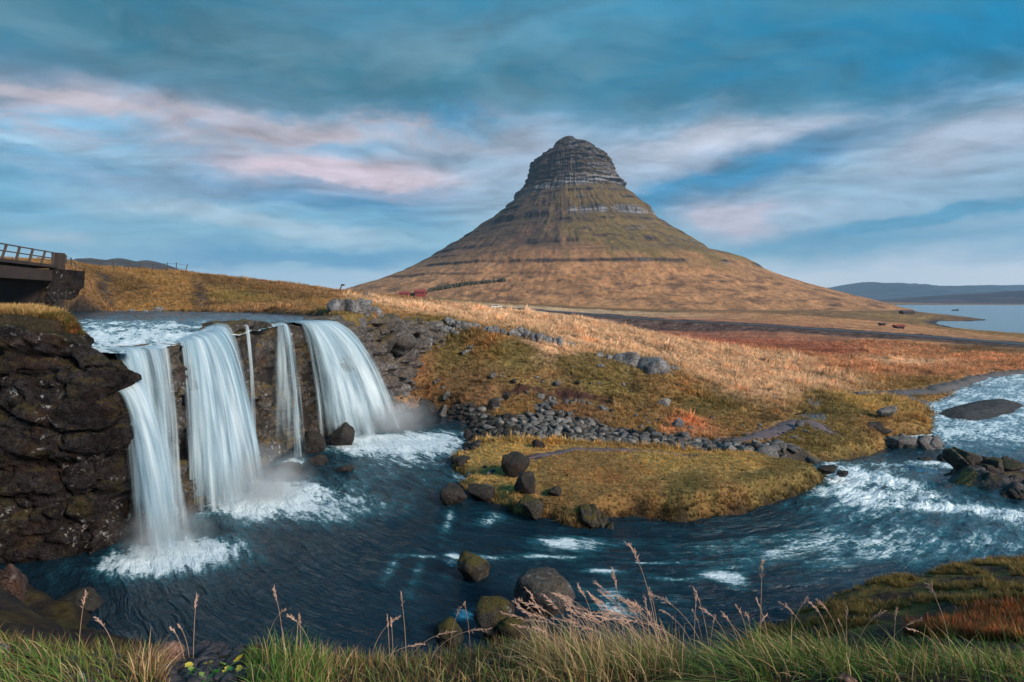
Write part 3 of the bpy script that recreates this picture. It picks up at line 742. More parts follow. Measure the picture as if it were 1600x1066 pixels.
def mat_water():
    m, b = new_mat('river_water')
    uv = b.n('ShaderNodeUVMap', uv_map='flow').outputs[0]
    p = pos_co(b)
    foam_sheen = b.attr('foam', 'Fac')
    wob = b.v('MULTIPLY', b.v('SUBTRACT', b.n('ShaderNodeTexNoise', {'Scale': .55, 'Detail': 3.0, 'Vector': p}).outputs['Color'], (.5, .5, .5)), (.8, .5, 0))
    uw = b.v('ADD', uv, wob)
    n1 = b.noise(b.v('MULTIPLY', uw, (.42, 1.55, 1)), 1.0, 6, .58, .05)
    n2 = b.noise(b.v('MULTIPLY', uw, (1.5, 5.0, 1)), 1.0, 5, .64, .1)
    n3 = b.noise(p, .55, 5, .6); n4 = b.noise(p, 2.3, 4, .62)
    fq = b.m('MINIMUM', foam_sheen, .7)
    t = b.m('MULTIPLY', foam_sheen, 1.1)
    t = b.m('MULTIPLY_ADD', b.m('SUBTRACT', n1, .5), b.m('MULTIPLY_ADD', fq, 2.3, .30), t)
    t = b.m('MULTIPLY_ADD', b.m('SUBTRACT', n2, .5), b.m('MULTIPLY_ADD', fq, 2.2, .22), t)
    t = b.m('MULTIPLY_ADD', b.m('SUBTRACT', n4, .5), b.m('MULTIPLY', fq, 1.1), t)
    n5 = b.noise(p, 8.0, 3, .65)
    t = b.m('MULTIPLY_ADD', b.m('SUBTRACT', n5, .5), b.m('MULTIPLY', fq, 1.3), t)
    fm = b.ss(t, .42, .84)
    teal = b.ss(b.m('MULTIPLY_ADD', b.m('SUBTRACT', n3, .5), .30, t), .10, .72)
    c = b.mix(teal, (.0055, .021, .036), (.030, .155, .205))
    c = b.mix(fm, c, (.66, .77, .83))
    h = b.m('ADD', b.m('MULTIPLY', n1, 1.0), b.m('MULTIPLY', n2, .42))
    bs = b.n('ShaderNodeBsdfPrincipled', {'Base Color': c, 'Roughness': b.m('MULTIPLY_ADD', fm, .5, .09), 'IOR': 1.33, 'Specular IOR Level': .5, 'Normal': b.bump(h, .9, b.attr('choppy', 'Fac'))})
    finish(b, bs); return m
def mat_sea():
    m, b = new_mat('sea_water')
    p = pos_co(b)
    h = b.m('ADD', b.noise(b.v('MULTIPLY', p, (.05, .12, 1)), 1.0, 5, .6), b.m('MULTIPLY', b.noise(b.v('MULTIPLY', p, (.3, .7, 1)), 1.0, 3, .6), .3))
    bs = b.n('ShaderNodeBsdfPrincipled', {'Base Color': (.10, .17, .21, 1), 'Roughness': .18, 'IOR': 1.33, 'Normal': b.bump(h, .6, .9)})
    finish(b, bs); return m
def mat_fall():
    m, b = new_mat('falling_water')
    uv = b.n('ShaderNodeUVMap', uv_map='flow').outputs[0]
    dens = b.attr('dens', 'Fac')
    n1 = b.noise(b.v('MULTIPLY', uv, (3.2, .16, 1)), 1.0, 4, .55)
    n2 = b.noise(b.v('MULTIPLY', uv, (11.0, .35, 1)), 1.0, 4, .6)
    n = b.m('ADD', b.m('MULTIPLY', n1, .76), b.m('MULTIPLY', n2, .24))
    a = b.m('ADD', dens, b.m('MULTIPLY', b.m('SUBTRACT', n, .5), 2.3))
    a = b.m('MULTIPLY', b.ss(a, .05, 1.0), b.ss(dens, .0, .25))
    c = b.mix(b.ss(n, .32, .66), (.26, .46, .60), (.74, .86, .93))
    c = b.mix(b.m('MULTIPLY', b.ss(b.noise(b.v('MULTIPLY', uv, (.9, .14, 1)), 1.0, 3, .5), .38, .66), .6), c, (.30, .50, .62))  # broad blue shadow tones of the curtain painted into its colour
    bs = b.n('ShaderNodeBsdfPrincipled', {'Base Color': c, 'Roughness': .55, 'Specular IOR Level': .2, 'Normal': b.bump(n, .3, .10)})
    tl = b.n('ShaderNodeBsdfTranslucent', {'Color': c})
    mx = b.n('ShaderNodeMixShader', {0: .35, 1: bs.outputs[0], 2: tl.outputs[0]})
    tr = b.n('ShaderNodeBsdfTransparent')
    finish(b, b.n('ShaderNodeMixShader', {0: a, 1: tr.outputs[0], 2: mx.outputs[0]})); return m
M = dict(
    ground=mat_ground(), water=mat_water(), sea=mat_sea(), fall=mat_fall(),
    mossy_wall=mat_rock('mossy_wall', (.030, .025, .022), (.15, .14, .135), .85, .9, mosscol=(.15, .105, .03)),
    crag=mat_rock('mossy_crag', (.055, .051, .053), (.22, .215, .222), .5, .8, mosscol=(.14, .09, .03)),
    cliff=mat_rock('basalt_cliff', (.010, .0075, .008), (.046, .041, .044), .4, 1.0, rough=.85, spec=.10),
    outcrop=mat_rock('lichen_basalt', (.13, .13, .135), (.34, .34, .355), .15, .9, rough=.8),
    boulder=mat_rock('dark_basalt', (.020, .018, .019), (.055, .05, .052), .18, .25, scale=1.6, rough=.62),
    mossy=mat_rock('mossy_basalt', (.030, .026, .022), (.085, .08, .075), .9, .6, scale=1.6),
    pale=mat_rock('pale_stone', (.20, .185, .175), (.42, .40, .39), .12, .4, scale=2.0),
    channel=mat_rock('channel_stone', (.060, .056, .055), (.20, .19, .185), .10, .35, scale=3.0),
    grey=mat_rock('grey_stone', (.10, .10, .105), (.26, .255, .26), .12, .5, scale=1.6),
)

# ------------------------------------------------------------------ ground sheet
def build_ground():
    t = np.linspace(-1.32, 1.32, 640)
    ys = np.concatenate([np.geomspace(1.3, 6, 70)[:-1], np.geomspace(6, 14, 60)[:-1], np.geomspace(14, 72, 400)[:-1], np.geomspace(72, 420, 150)[:-1], np.geomspace(420, 2600, 60)[:-1], [2600, 4000, 9000]])
    Y, T = np.meshgrid(ys, t, indexing='ij')
    X = T * Y
    x, y = X.ravel(), Y.ravel()
    z = height(x, y)
    me = mesh_np('ground', np.stack([x, y, z], 1), grid_faces(len(ys), len(t)))
    set_attr(me, 'col', ground_col(x, y, z))
    set_attr(me, 'cell', np.clip(np.log2(np.maximum(y, 1) / 13.0), 0, 7))
    return link('ground', me, M['ground'], kind='structure')
build_ground()

# ------------------------------------------------------------------ water
FLOW = smooth_line([(-13, 31), (-9, 27.5), (-5.5, 23), (-2.5, 19.6), (2, 17.3), (7, 16.8), (12, 18.4), (17, 22.5), (22, 28), (30, 36), (45, 50), (70, 70), (110, 90)], 10)
def flow_uv(x, y):
    d, s, sd = line_d(FLOW, x, y)
    return s, d * np.where(sd == 0, 1, sd)
def gauss(x, y, cx, cy, sx, sy, rot=0.0):
    c, s_ = math.cos(rot), math.sin(rot)
    dx, dy = x - cx, y - cy
    return np.exp(-((dx * c + dy * s_) / sx) ** 2 - ((-dx * s_ + dy * c) / sy) ** 2)
def river_foam_sheen(x, y):
    f = 1.15 * gauss(x, y, *at_z(262, 868), 1.55, 1.0) + .35 * gauss(x, y, *at_z(285, 872), 2.3, 1.4)
    f += 1.15 * gauss(x, y, *at_z(405, 775), 2.0, 1.5, -.5) + .62 * gauss(x, y, *at_z(455, 785), 3.4, 1.8, -.2)
    f += .8 * gauss(x, y, *at_z(455, 722), .6, .6)
    f += 1.2 * gauss(x, y, *at_z(590, 692), 2.6, 1.6) + .75 * gauss(x, y, *at_z(655, 690), 3.0, 2.6)
    f += .25 * gauss(x, y, -5, 26, 4, 4)
    for u, v, sx, sy, w in [(1365, 735, 1.5, 2.4, .72), (1330, 770, 1.4, 1.1, .5), (1400, 770, 2.0, .7, .32), (1310, 745, .7, 1.0, .6), (1450, 790, 2.2, .5, .32), (1540, 790, 2.2, .5, .36), (1420, 705, 2.4, 1.2, .38), (1500, 693, 2.2, 1.0, .75), (1590, 800, 2, 1, .45),
                            (1350, 800, 2.5, 1.2, .2), (880, 846, .8, .3, .45), (905, 853, 1.3, .4, .42), (1122, 899, .5, .25, .48), (1148, 905, .3, .5, .45), (960, 945, .5, .9, .45), (700, 815, .2, 1.2, .42), (765, 812, .5, .5, .5), (720, 745, .4, .8, .4), (665, 868, .8, .12, .5),
                            (745, 872, 1.0, .16, .42), (728, 962, .35, .3, .55), (935, 892, .7, .13, .5), (1015, 880, .9, .10, .48), (650, 900, .2, .8, .3), (1290, 850, 3, 1.0, .2), (1470, 850, 4, 1.5, .24), (1200, 870, 3, 1, .18), (610, 890, .2, .8, .42), (705, 880, .2, .9, .3), (850, 870, 1.2, .12, .4), (1060, 905, .8, .12, .35)]:
        f += w * gauss(x, y, *at_z(u, v), sx, sy)
    rap = gauss(x, y, 18, 24, 7, 6)
    f += .12 * rap + .06 * ss(x, -7, 3) + .07  # rapids foam, plus a base amount painting teal highlights on the ripples
    f += .40 * ss(y, 31, 37) * ss(x, 22, 27) * (1 + .8 * fbm(x / 4, y / 4, 2.0, 3))  # silvery sky sheen of the calm lower river, painted as pale colour
    return f
def wave_z(x, y):
    s, t = flow_uv(x, y)
    rap = gauss(x, y, 18, 24.5, 6.5, 6) + .8 * gauss(x, y, *at_z(600, 690), 3, 3) + .7 * gauss(x, y, *at_z(420, 775), 3, 2)
    a = .06 + .15 * np.clip(rap, 0, 1)
    w = fbm(s * .55, t * 1.5, 1.0, 4) + .5 * fbm(x * .5, y * .9, 4.0, 3)
    return a * w + .04 * fbm(s * 1.1, t * 4.0, 8.0, 3)
def set_uv(me, u, v):
    uvl = me.uv_layers.new(name='flow')
    vi = np.empty(len(me.loops), np.int32); me.loops.foreach_get('vertex_index', vi)
    uvl.data.foreach_set('uv', np.stack([u[vi], v[vi]], 1).astype(np.float32).ravel())
def build_river():
    t = np.linspace(-1.15, 1.25, 460)
    ys = np.concatenate([np.geomspace(10.6, 40, 310)[:-1], np.geomspace(40, 95, 60)])
    Y, T = np.meshgrid(ys, t, indexing='ij'); X = T * Y
    x, y = X.ravel(), Y.ravel()
    sd = poly_sd(RIV_S, x, y)
    ok = sd < np.where(y > 40, 1.2, .7)
    F = grid_faces(len(ys), len(t)); F = F[ok[F].all(1)]
    used = np.unique(F); mp = np.full(len(x), -1); mp[used] = np.arange(len(used)); F = mp[F]
    x, y = x[used], y[used]
    z = z_riv(x, y) + wave_z(x, y)
    me = mesh_np('river', np.stack([x, y, z], 1), F)
    s, tt = flow_uv(x, y); set_uv(me, s, tt)
    f = river_foam_sheen(x, y)
    set_attr(me, 'foam', f)
    set_attr(me, 'choppy', .46 - .41 * ss(y, 30, 40))
    return link('river', me, M['water'], kind='structure')
build_river()
UFLOW = smooth_line([(-70, 46), (-50, 46), (-36, 43.5), (-28, 39), (-22, 33), (-18, 27), (-14.5, 22.5), (-11.5, 20)], 8)
def build_upper_river():
    xs = np.arange(-70, -9.5, .13); n = 330
    # finer toward the lip: polar layout again
    t = np.linspace(-1.5, -.30, 330); ys = np.geomspace(17.3, 53, 300)
    Y, T = np.meshgrid(ys, t, indexing='ij'); X = T * Y
    x, y = X.ravel(), Y.ravel()
    sd = poly_sd(UP_RIVER, x, y)
    ok = sd < .5
    # never past the rim
    ok &= poly_sd(PLATEAU, x, y) < .12
    F = grid_faces(len(ys), len(t)); F = F[ok[F].all(1)]
    used = np.unique(F); mp = np.full(len(x), -1); mp[used] = np.arange(len(used)); F = mp[F]
    x, y = x[used], y[used]
    d, s, sdd = line_d(UFLOW, x, y); tt = d * np.where(sdd == 0, 1, sdd)
    rough = ss(y, 40, 24)
    z = z_up(x, y) + (.05 + .10 * rough) * fbm(s * .6, tt * 1.5, 2.0, 4) + .05 * fbm(x * 1.3, y * 1.3, 6.0, 3)
    me = mesh_np('upper_river', np.stack([x, y, z], 1), F)
    set_uv(me, s, tt)
    f = .10 + .62 * ss(y, 38, 24) * (.8 + .9 * fbm(s * .35, tt * .8, 3.0, 3)) + .2 * gauss(x, y, -16, 23, 4, 4) + .4 * gauss(x, y, -12.6, 22.6, 1.0, 1.8)
    set_attr(me, 'foam', f); set_attr(me, 'choppy', np.full(len(x), .3))
    return link('upper_river', me, M['water'], kind='structure')
build_upper_river()
def build_sea():
    g = Geo()
    xs = np.geomspace(60, 9000, 60); ys = np.geomspace(230, 2400, 60)
    Y, X = np.meshgrid(ys, xs, indexing='ij')
    me = mesh_np('sea', np.stack([X.ravel(), Y.ravel(), np.full(X.size, SEA_Z)], 1), grid_faces(60, 60))
    link('sea', me, M['sea'], kind='structure')
build_sea()
def build_pond():
    x0, y0 = POND.mean(0)
    P0 = POND + (POND - (x0, y0)) * .12
    n = len(P0)
    v = np.vstack([np.column_stack([P0, np.full(n, -.045)]), [[x0, y0, -.045]]])
    me = mesh_np('pond', v, np.array([[i, (i + 1) % n, n] for i in range(n)]))
    set_uv(me, v[:, 0] * .5, v[:, 1] * .5); set_attr(me, 'foam', np.full(n + 1, .02)); set_attr(me, 'choppy', np.full(n + 1, .03))
    link('pond', me, M['water'], kind='structure')
build_pond()
# road: asphalt sheet on the embankment
def build_road():
    pts, s = resample(ROAD, 2.0)
    tg = np.gradient(pts[:, :2], axis=0); tg /= np.linalg.norm(tg, axis=1)[:, None]
    nr = np.stack([-tg[:, 1], tg[:, 0]], 1)
    off = np.array([-3.1, -1.5, 0, 1.5, 3.1])
    v = np.concatenate([np.column_stack([pts[:, :2] + nr * o, pts[:, 2] + .05 - .01 * abs(o)]) for o in off]).reshape(len(off), len(pts), 3).transpose(1, 0, 2).reshape(-1, 3)
    link('road', mesh_np('road', v, grid_faces(len(pts), len(off))), simple('asphalt', (.050, .055, .068), .7, .2, .6), kind='structure')
build_road()
# footpath sheets laid into the turf
def build_paths():
    mud = simple('path_mud', (.13, .088, .092), .6, .45, 3.0, bump=.05); grav = simple('path_gravel', (.085, .078, .080), .85, .5, 5.0, bump=.05)
    for k, (ln, hw) in PATHS.items():
        if k == 'hill_track': continue
        pts, s = resample(ln, .12)
        tg = np.gradient(pts, axis=0); tg /= np.linalg.norm(tg, axis=1)[:, None]
        nr = np.stack([-tg[:, 1], tg[:, 0]], 1)
        off = np.linspace(-1.25, 1.25, 11)
        w = hw * (1 + .5 * fbm(s / .9, 3.0, 7.0, 3)) * np.minimum(1, np.minimum(s, s[-1] - s) / .8 + .05)
        v = (pts[:, None] + nr[:, None] * (w[:, None] * off[None])[..., None]).reshape(-1, 2)
        z = height(v[:, 0], v[:, 1]) + np.tile(.055 - .075 * np.abs(off) ** 2, len(pts)) + .012 * fbm(v[:, 0] / .2, v[:, 1] / .2, 1.0, 3)
        link('path', mesh_np('path', np.column_stack([v, z]), grid_faces(len(pts), len(off))), mud if k in ('isle_path', 'bank_path') else grav, kind='structure')
build_paths()

# ------------------------------------------------------------------ the mountain
def build_mountain():
    D = 1500.0
    sil = [(490, 471), (541, 456), (600, 439), (645, 421), (680, 401), (714, 380), (745, 360), (769, 345), (788, 328), (800, 316), (811, 303), (819, 292), (825, 279), (828, 266), (829, 261), (835, 252), (847, 246), (857, 239), (863, 236), (867, 229), (871, 222), (878, 217), (884, 214)]
    sir = [(884, 214), (894, 214.5), (900, 218), (908, 222), (914, 224), (924, 226.5), (931, 233), (941, 241), (951, 247), (955, 256), (959, 265), (966, 281), (978, 299), (988, 307), (1000, 316), (1013, 329), (1020, 343), (1036, 354), (1055, 367), (1080, 384), (1102, 398), (1129, 405), (1150, 411), (1165, 420), (1178, 428), (1200, 437), (1250, 453), (1300, 466), (1372, 487)]
    cx = (884 - 800) / FPX * D
    Z = lambda v: CAMZ + (HOR - v) / FPX * D
    zl = np.array([Z(v) for u, v in sil]); rl = np.array([(884 - u) / FPX * D for u, v in sil])
    zr = np.array([Z(v) for u, v in sir])[::-1]; rr = np.array([(u - 884) / FPX * D for u, v in sir])[::-1]
    zt = Z(214)
    def prof(zz, za, ra):
        r = np.interp(zz, za, ra)
        lowr = ra[0] + (za[0] - zz) * 3.2
        return np.where(zz < za[0], lowr, r)
    nz, nt = 420, 560
    zz = np.concatenate([np.linspace(-42, 90, 90)[:-1], np.linspace(90, zt, nz - 89)])
    th = np.linspace(R(-198), R(18), nt)
    Zg, TH = np.meshgrid(zz, th, indexing='ij')
    ct, st = np.cos(TH), np.sin(TH)
    bands = [(436, 6, .8), (412, 7, .75), (388, 7, .75), (364, 8, .8), (342, 7, .7), (322, 6, .6), (299, 13, .95), (272, 6, .6), (250, 6, .65), (214, 14, .95), (188, 6, .7), (160, 5, .5), (132, 9, .8), (108, 4, .4), (84, 6, .6), (58, 5, .45)]
    tilt = (-13 * ct + 5 * np.sin(TH * 2 + .6)) * ss(Zg, 60, 180)
    front = np.clip(-st, 0, 1)
    nA = fbm(TH * 5, Zg / 70, 1.0, 3); nB = fbm(TH * 26, Zg / 60, 5.0, 4); nC = fbm(TH * 70, Zg / 30, 9.0, 3)
    zw = Zg.copy(); rock = np.zeros(Zg.shape)
    for i, (zi, w, k) in enumerate(bands):
        d = Zg + tilt + 5 * fbm(TH * 4, i * 3.7, 2.0, 3) - zi
        amp = np.clip(.66 + 1.7 * fbm(TH * 3.1, i * 9.1, 6.0, 3) + .8 * fbm(TH * 14, i * 5.1, 8.0, 3), .0, 1.1) * k
        if zi > 280: amp = np.clip(amp + .25, 0, 1.05)
        e = np.exp(-(d / w) ** 2)
        zw -= d * e * amp * .8
        rock = np.maximum(rock, e * amp)
    rL, rR = prof(zw, zl, rl), prof(zw, zr, rr)
    rF = .5 * (rL + rR) * lerp(.95, .78, ss(Zg, 120, 0)) 
    c2 = ct * ct
    r = np.where(ct > 0, rR, rL) * c2 + rF * (1 - c2)
    top = ss(Zg, zt, zt - 40)
    gul = ss(Zg, 40, 110)
    r = r + (8 * nA * gul + 2.6 * nB * gul + .9 * nC * gul) * np.clip(r / 60, .12, 1.2) * (.35 + .65 * front)
    r = r + (3.5 * nC + 5 * nB) * rock * front * np.clip(r / 60, .2, 1)
    # the summit is a stack of lava beds: stepped ledges
    up = ss(Zg + 25 * nA, 278, 312)
    ph = (Zg + tilt + 7 * fbm(TH * 2.5, Zg / 60, 15.0, 3)) / 12.5 + .5 * fbm(TH * 6, Zg / 30, 25.0, 3)
    saw = ph - np.floor(ph)
    r = r + up * 5.5 * (.5 - saw) * ss(saw, 0, .12) * np.clip(.6 + 1.2 * fbm(TH * 5, np.floor(ph) * 3.3, 7.0, 3), .1, 1.3) * ss(Zg, zt, zt - 20)
    low = ss(Zg, 110, 30)
    r = r + low * (13 * fbm(TH * 9, Zg / 16, 12.0, 4) + 6 * fbm(TH * 40, Zg / 5, 4.0, 3)) * front
    r = r * (1 + .10 * ss(Zg, 250, 320) * fbm(TH * 1.6, Zg / 9, 71.0, 4) + .03 * ss(Zg, 60, 200) * fbm(TH * 1.6, Zg / 14, 77.0, 3))
    r = np.maximum(r, .5)
    x = cx + r * ct; y = D + r * st * 1.0
    zf = Zg + low * 3.5 * fbm(TH * 22, Zg / 14, 3.0, 3)
    me = mesh_np('mountain', np.stack([x.ravel(), y.ravel(), zf.ravel()], 1), grid_faces(len(zz), nt))
    # material zones: rock bands, scree chutes, green and rust coloured grass
    rockm = np.clip((rock - .22) * 2.2 + .5 * nC + .3 * nB, 0, 1) * ss(rock, .05, .3)
    hor = fbm(TH * 2.5, (Zg + tilt) / 7.0, 51.0, 4)                         # thin bedding
    upper = ss(Zg + 30 * nA, 292, 320)
    face = ss(saw, .10, .28) * ss(saw, 1.0, .80)
    rockm = np.maximum(rockm, upper * np.clip(.25 + .75 * face + .8 * hor, .1, 1))
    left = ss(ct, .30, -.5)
    fall_line = fbm(TH * 18 + Zg / 45, Zg / 90, 21.0, 4)
    patch = fbm(TH * 7, Zg / 40, 61.0, 4)
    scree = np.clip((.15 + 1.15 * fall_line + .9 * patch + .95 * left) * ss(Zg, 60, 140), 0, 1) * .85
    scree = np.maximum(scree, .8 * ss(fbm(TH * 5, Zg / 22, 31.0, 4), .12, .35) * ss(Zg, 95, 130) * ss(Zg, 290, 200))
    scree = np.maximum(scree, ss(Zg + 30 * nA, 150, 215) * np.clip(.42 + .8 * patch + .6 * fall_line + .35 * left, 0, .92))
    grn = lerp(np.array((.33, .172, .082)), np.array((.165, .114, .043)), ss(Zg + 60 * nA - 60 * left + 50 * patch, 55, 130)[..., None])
    grn = grn * (1 + .35 * fall_line[..., None] + .4 * patch[..., None] + .25 * nC[..., None])
    ob = ss(fbm(TH * 10, Zg / 9, 41.0, 4), .05, .35) * low
    grn = lerp(grn, np.array((.12, .066, .040)), (ob * .8)[..., None])
    colr = lerp(grn, np.array((.058, .037, .033)), scree[..., None])
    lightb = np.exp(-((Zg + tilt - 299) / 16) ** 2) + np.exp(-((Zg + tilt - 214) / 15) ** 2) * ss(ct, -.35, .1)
    rk = lerp(np.array((.022, .018, .020)), np.array((.17, .17, .178)), (np.clip(.10 + .70 * lightb + .25 * nB + .45 * nC + .5 * hor - .45 * left, 0, 1))[..., None])  # left-side rock painted darker, as the shaded flank
    rk = rk * np.clip(1 + 1.5 * hor, .3, 2)[..., None] * lerp(1.0, np.clip(.55 + .9 * face * (.6 + saw), .3, 1.5), upper)[..., None]
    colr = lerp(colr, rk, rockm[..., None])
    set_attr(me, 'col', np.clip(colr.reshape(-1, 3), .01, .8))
    m, b = new_mat('mountain_rock_and_grass')
    p = pos_co(b)
    c = b.attr('col')
    n1 = b.noise(p, .09, 6, .65); n2 = b.noise(p, .022, 4, .6); n4 = b.noise(b.v('MULTIPLY', p, (.10, .10, .25)), 1.0, 4, .6)
    f = b.m('MULTIPLY', b.m('MULTIPLY_ADD', n1, 1.5, .25), b.m('MULTIPLY_ADD', n2, .9, .55))
    f = b.m('MULTIPLY', f, b.m('MULTIPLY_ADD', n4, .7, .65))
    cc = b.n('ShaderNodeVectorMath', {0: c, 3: f}, operation='SCALE').outputs[0]
    bs = b.n('ShaderNodeBsdfPrincipled', {'Base Color': cc, 'Roughness': .95, 'Specular IOR Level': .1, 'Normal': b.bump(b.m('ADD', n1, n4), .9, 4.0)})
    finish(b, bs)
    link('mountain', me, m, kind='structure')
build_mountain()
def ridge(name, pts, D, depth, base, col, seed):
    p = np.array(pts, float)
    us = np.linspace(p[0, 0], p[-1, 0], 260)
    v = np.interp(us, p[:, 0], p[:, 1])
    x = (us - 800) / FPX * D; zt = CAMZ + (HOR - v) / FPX * D
    zt = zt + .16 * (zt - base) * fbm(us / 14, seed, 1.0, 4)
    k = np.linspace(0, 1, 40)
    prof = 1 - (1 - k) ** 1.6
    X = np.tile(x, (len(k) * 2 - 1, 1)); 
    front = [(D - depth * (1 - kk), base + (zt - base) * pr * np.clip(1 + .22 * fbm(us / 10, kk * 5, seed, 4) * math.sin(math.pi * kk), .1, 1.3)) for kk, pr in zip(k, prof)]
    back = [(D + depth * (1 - kk), base + (zt - base) * pr) for kk, pr in zip(k[::-1][1:], prof[::-1][1:])]
    rows = front + back
    V = np.concatenate([np.column_stack([x, np.full(len(x), yy), zz]) for yy, zz in rows])
    me = mesh_np(name, V, grid_faces(len(rows), len(us)))
    m, b = new_mat(name + '_slopes')
    q = pos_co(b)
    n = b.noise(q, .004, 6, .6); 
    c = b.mix(b.ss(n, .35, .65), tuple(a * .5 for a in col), tuple(a * 1.3 for a in col))
    bs = b.n('ShaderNodeBsdfPrincipled', {'Base Color': c, 'Roughness': .95, 'Specular IOR Level': .1, 'Normal': b.bump(n, .7, 60.0)})
    finish(b, bs)
    link('distant_hills', me, m, kind='structure')
ridge('far_range', [(1180, 474), (1240, 462), (1275, 455), (1292, 450), (1320, 449.5), (1338, 443.5), (1350, 442), (1385, 443), (1410, 444), (1430, 448.5), (1450, 449), (1475, 447), (1500, 447), (1520, 445.5), (1545, 447), (1570, 446), (1577, 447), (1581, 453), (1610, 455), (1700, 452), (1800, 460), (1950, 473)], 7000, 1600, -20, (.026, .034, .046), 3.0)
ridge('near_range', [(1250, 474.5), (1340, 472), (1420, 470.5), (1480, 466), (1540, 459), (1600, 455), (1680, 452), (1800, 458), (1950, 470)], 3300, 1000, -20, (.060, .036, .040), 9.0)
ridge('west_range', [(-500, 430), (-200, 400), (0, 405), (60, 411), (130, 408), (160, 407), (200, 408.5), (235, 413), (255, 420), (300, 440), (350, 470)], 1500, 500, -20, (.06, .055, .055), 5.0)
# ------------------------------------------------------------------ rock walls of the gorge
def rim_frame():
    pts, s = resample(smooth_line(RIM[1:], 6), .085)
    tg = np.gradient(pts[:, :2], axis=0); tg /= np.linalg.norm(tg, axis=1)[:, None]
    nr = np.stack([tg[:, 1], -tg[:, 0]], 1)
    k = np.exp(-(np.arange(-14, 15) / 7.0) ** 2); k /= k.sum()
    ns = np.stack([np.convolve(np.pad(nr[:, i], 14, 'edge'), k, 'valid') for i in (0, 1)], 1)
    ns /= np.linalg.norm(ns, axis=1)[:, None]
    return pts, s, ns
RP, RS, RN = rim_frame()
def blocks(x, y, z, size, seed=0.0):
    wx, wy, wz = [f + .12 * size * fbm(x / size, y / size, z / size + i * 9 + seed, 2) for i, f in enumerate((x, y, z))]
    f1, f2, rid, tilt = worley(wx / size + seed, wy / size, wz / (size * .75))
    return (rid - .5) + 1.5 * tilt, np.exp(-np.maximum(f2 - f1, 0) / .05)
def build_cliff(name, i0, i1, mat_, under, zbot=-.7, amp=1.0):
    P, Nn = RP[i0:i1], RN[i0:i1]
    n = len(P); nz = 96
    k = np.linspace(0, 1, nz)
    zt = P[:, 2] - .04
    Z = zbot + (zt - zbot)[:, None] * k[None]
    off = .55 * (1 - k)[None] ** 1.3 * np.ones((n, 1)) + under(P, Z)
    X = P[:, 0, None] + Nn[:, 0, None] * off; Y = P[:, 1, None] + Nn[:, 1, None] * off
    b1, c1 = blocks(X, Y, Z, 1.9, 3.0); b2, c2 = blocks(X, Y, Z, .8, 8.0); b3, c3 = blocks(X, Y, Z, .33, 5.0)
    fade = ss(k, 1.0, .93)[None] * ss(k, 0, .02)[None]
    led = ((Z / 1.05 + .5 * fbm(X / 3, Y / 3, Z / 3, 2)) % 1.0)
    d = .80 * b1 - .42 * c1 + .42 * b2 - .26 * c2 + .10 * b3 - .05 * c3 + .22 * (.5 - led) + .06 * fbm(X / .3, Y / .3, Z / .3, 3)
    d = d * (.25 + .75 * fade) * amp
    X = X + Nn[:, 0, None] * d; Y = Y + Nn[:, 1, None] * d
    Z = Z + (.12 * b2 - .05 * c2) * fade
    # run the sheet back under the turf
    mb = 9
    j = np.arange(1, mb + 1)[None] / mb
    Xb = X[:, -1:] - Nn[:, 0, None] * 2.4 * j; Yb = Y[:, -1:] - Nn[:, 1, None] * 2.4 * j
    Zb = zt[:, None] - .02 - .10 * j + .22 * fbm(Xb / .55, Yb / .55, 3.0, 3)
    X, Y, Z = np.hstack([X, Xb]), np.hstack([Y, Yb]), np.hstack([Z, Zb])
    me = mesh_np(name, np.stack([X.ravel(), Y.ravel(), Z.ravel()], 1), grid_faces(n, nz + mb)[:, ::-1])
    return link(name, me, mat_, kind='structure')
def under_left(P, Z):
    f = ss(P[:, 1], 18.6, 17.2)[:, None]
    prof = np.interp(Z, [-.7, .3, 1.2, 2.2, 3.1, 3.5, 4.3, 5.0, 6.2, 7.5], [-1.35, -1.25, -1.05, -.80, -.60, -.25, -.10, -.35, -.55, -.40])
    return f * prof
def under_mid(P, Z):
    rib = gauss(P[:, 0], P[:, 1], -11.95, 20.7, .8, .9)[:, None]
    return rib * np.interp(Z, [-.7, 0, 2.5, 3.6, 4.4, 6.3], [-.1, -.1, -.1, .18, .15, .05]) + np.interp(Z, [-.7, 1, 4, 7], [.1, 0, -.1, 0]) + 0 * P[:, :1]
def under_crag(P, Z):
    return np.interp(Z, [-.7, 1, 3, 5, 7], [.6, .5, .5, .1, -.5]) + .5 * fbm(P[:, 0] / 1.2, P[:, 1] / 1.2, 3.0, 3)[:, None] + 0 * P[:, :1]
_sp = int(np.argmin(np.hypot(RP[:, 0] + 13.3, RP[:, 1] - 18.5)))
_sq = int(np.argmin(np.hypot(RP[:, 0] + 10.9, RP[:, 1] - 31.6)))
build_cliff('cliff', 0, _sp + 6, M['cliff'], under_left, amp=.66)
build_cliff('cliff', _sp, _sq + 6, M['mossy_wall'], under_mid, amp=.62)
build_cliff('cliff', _sq, len(RP), M['crag'], under_crag, amp=1.35)

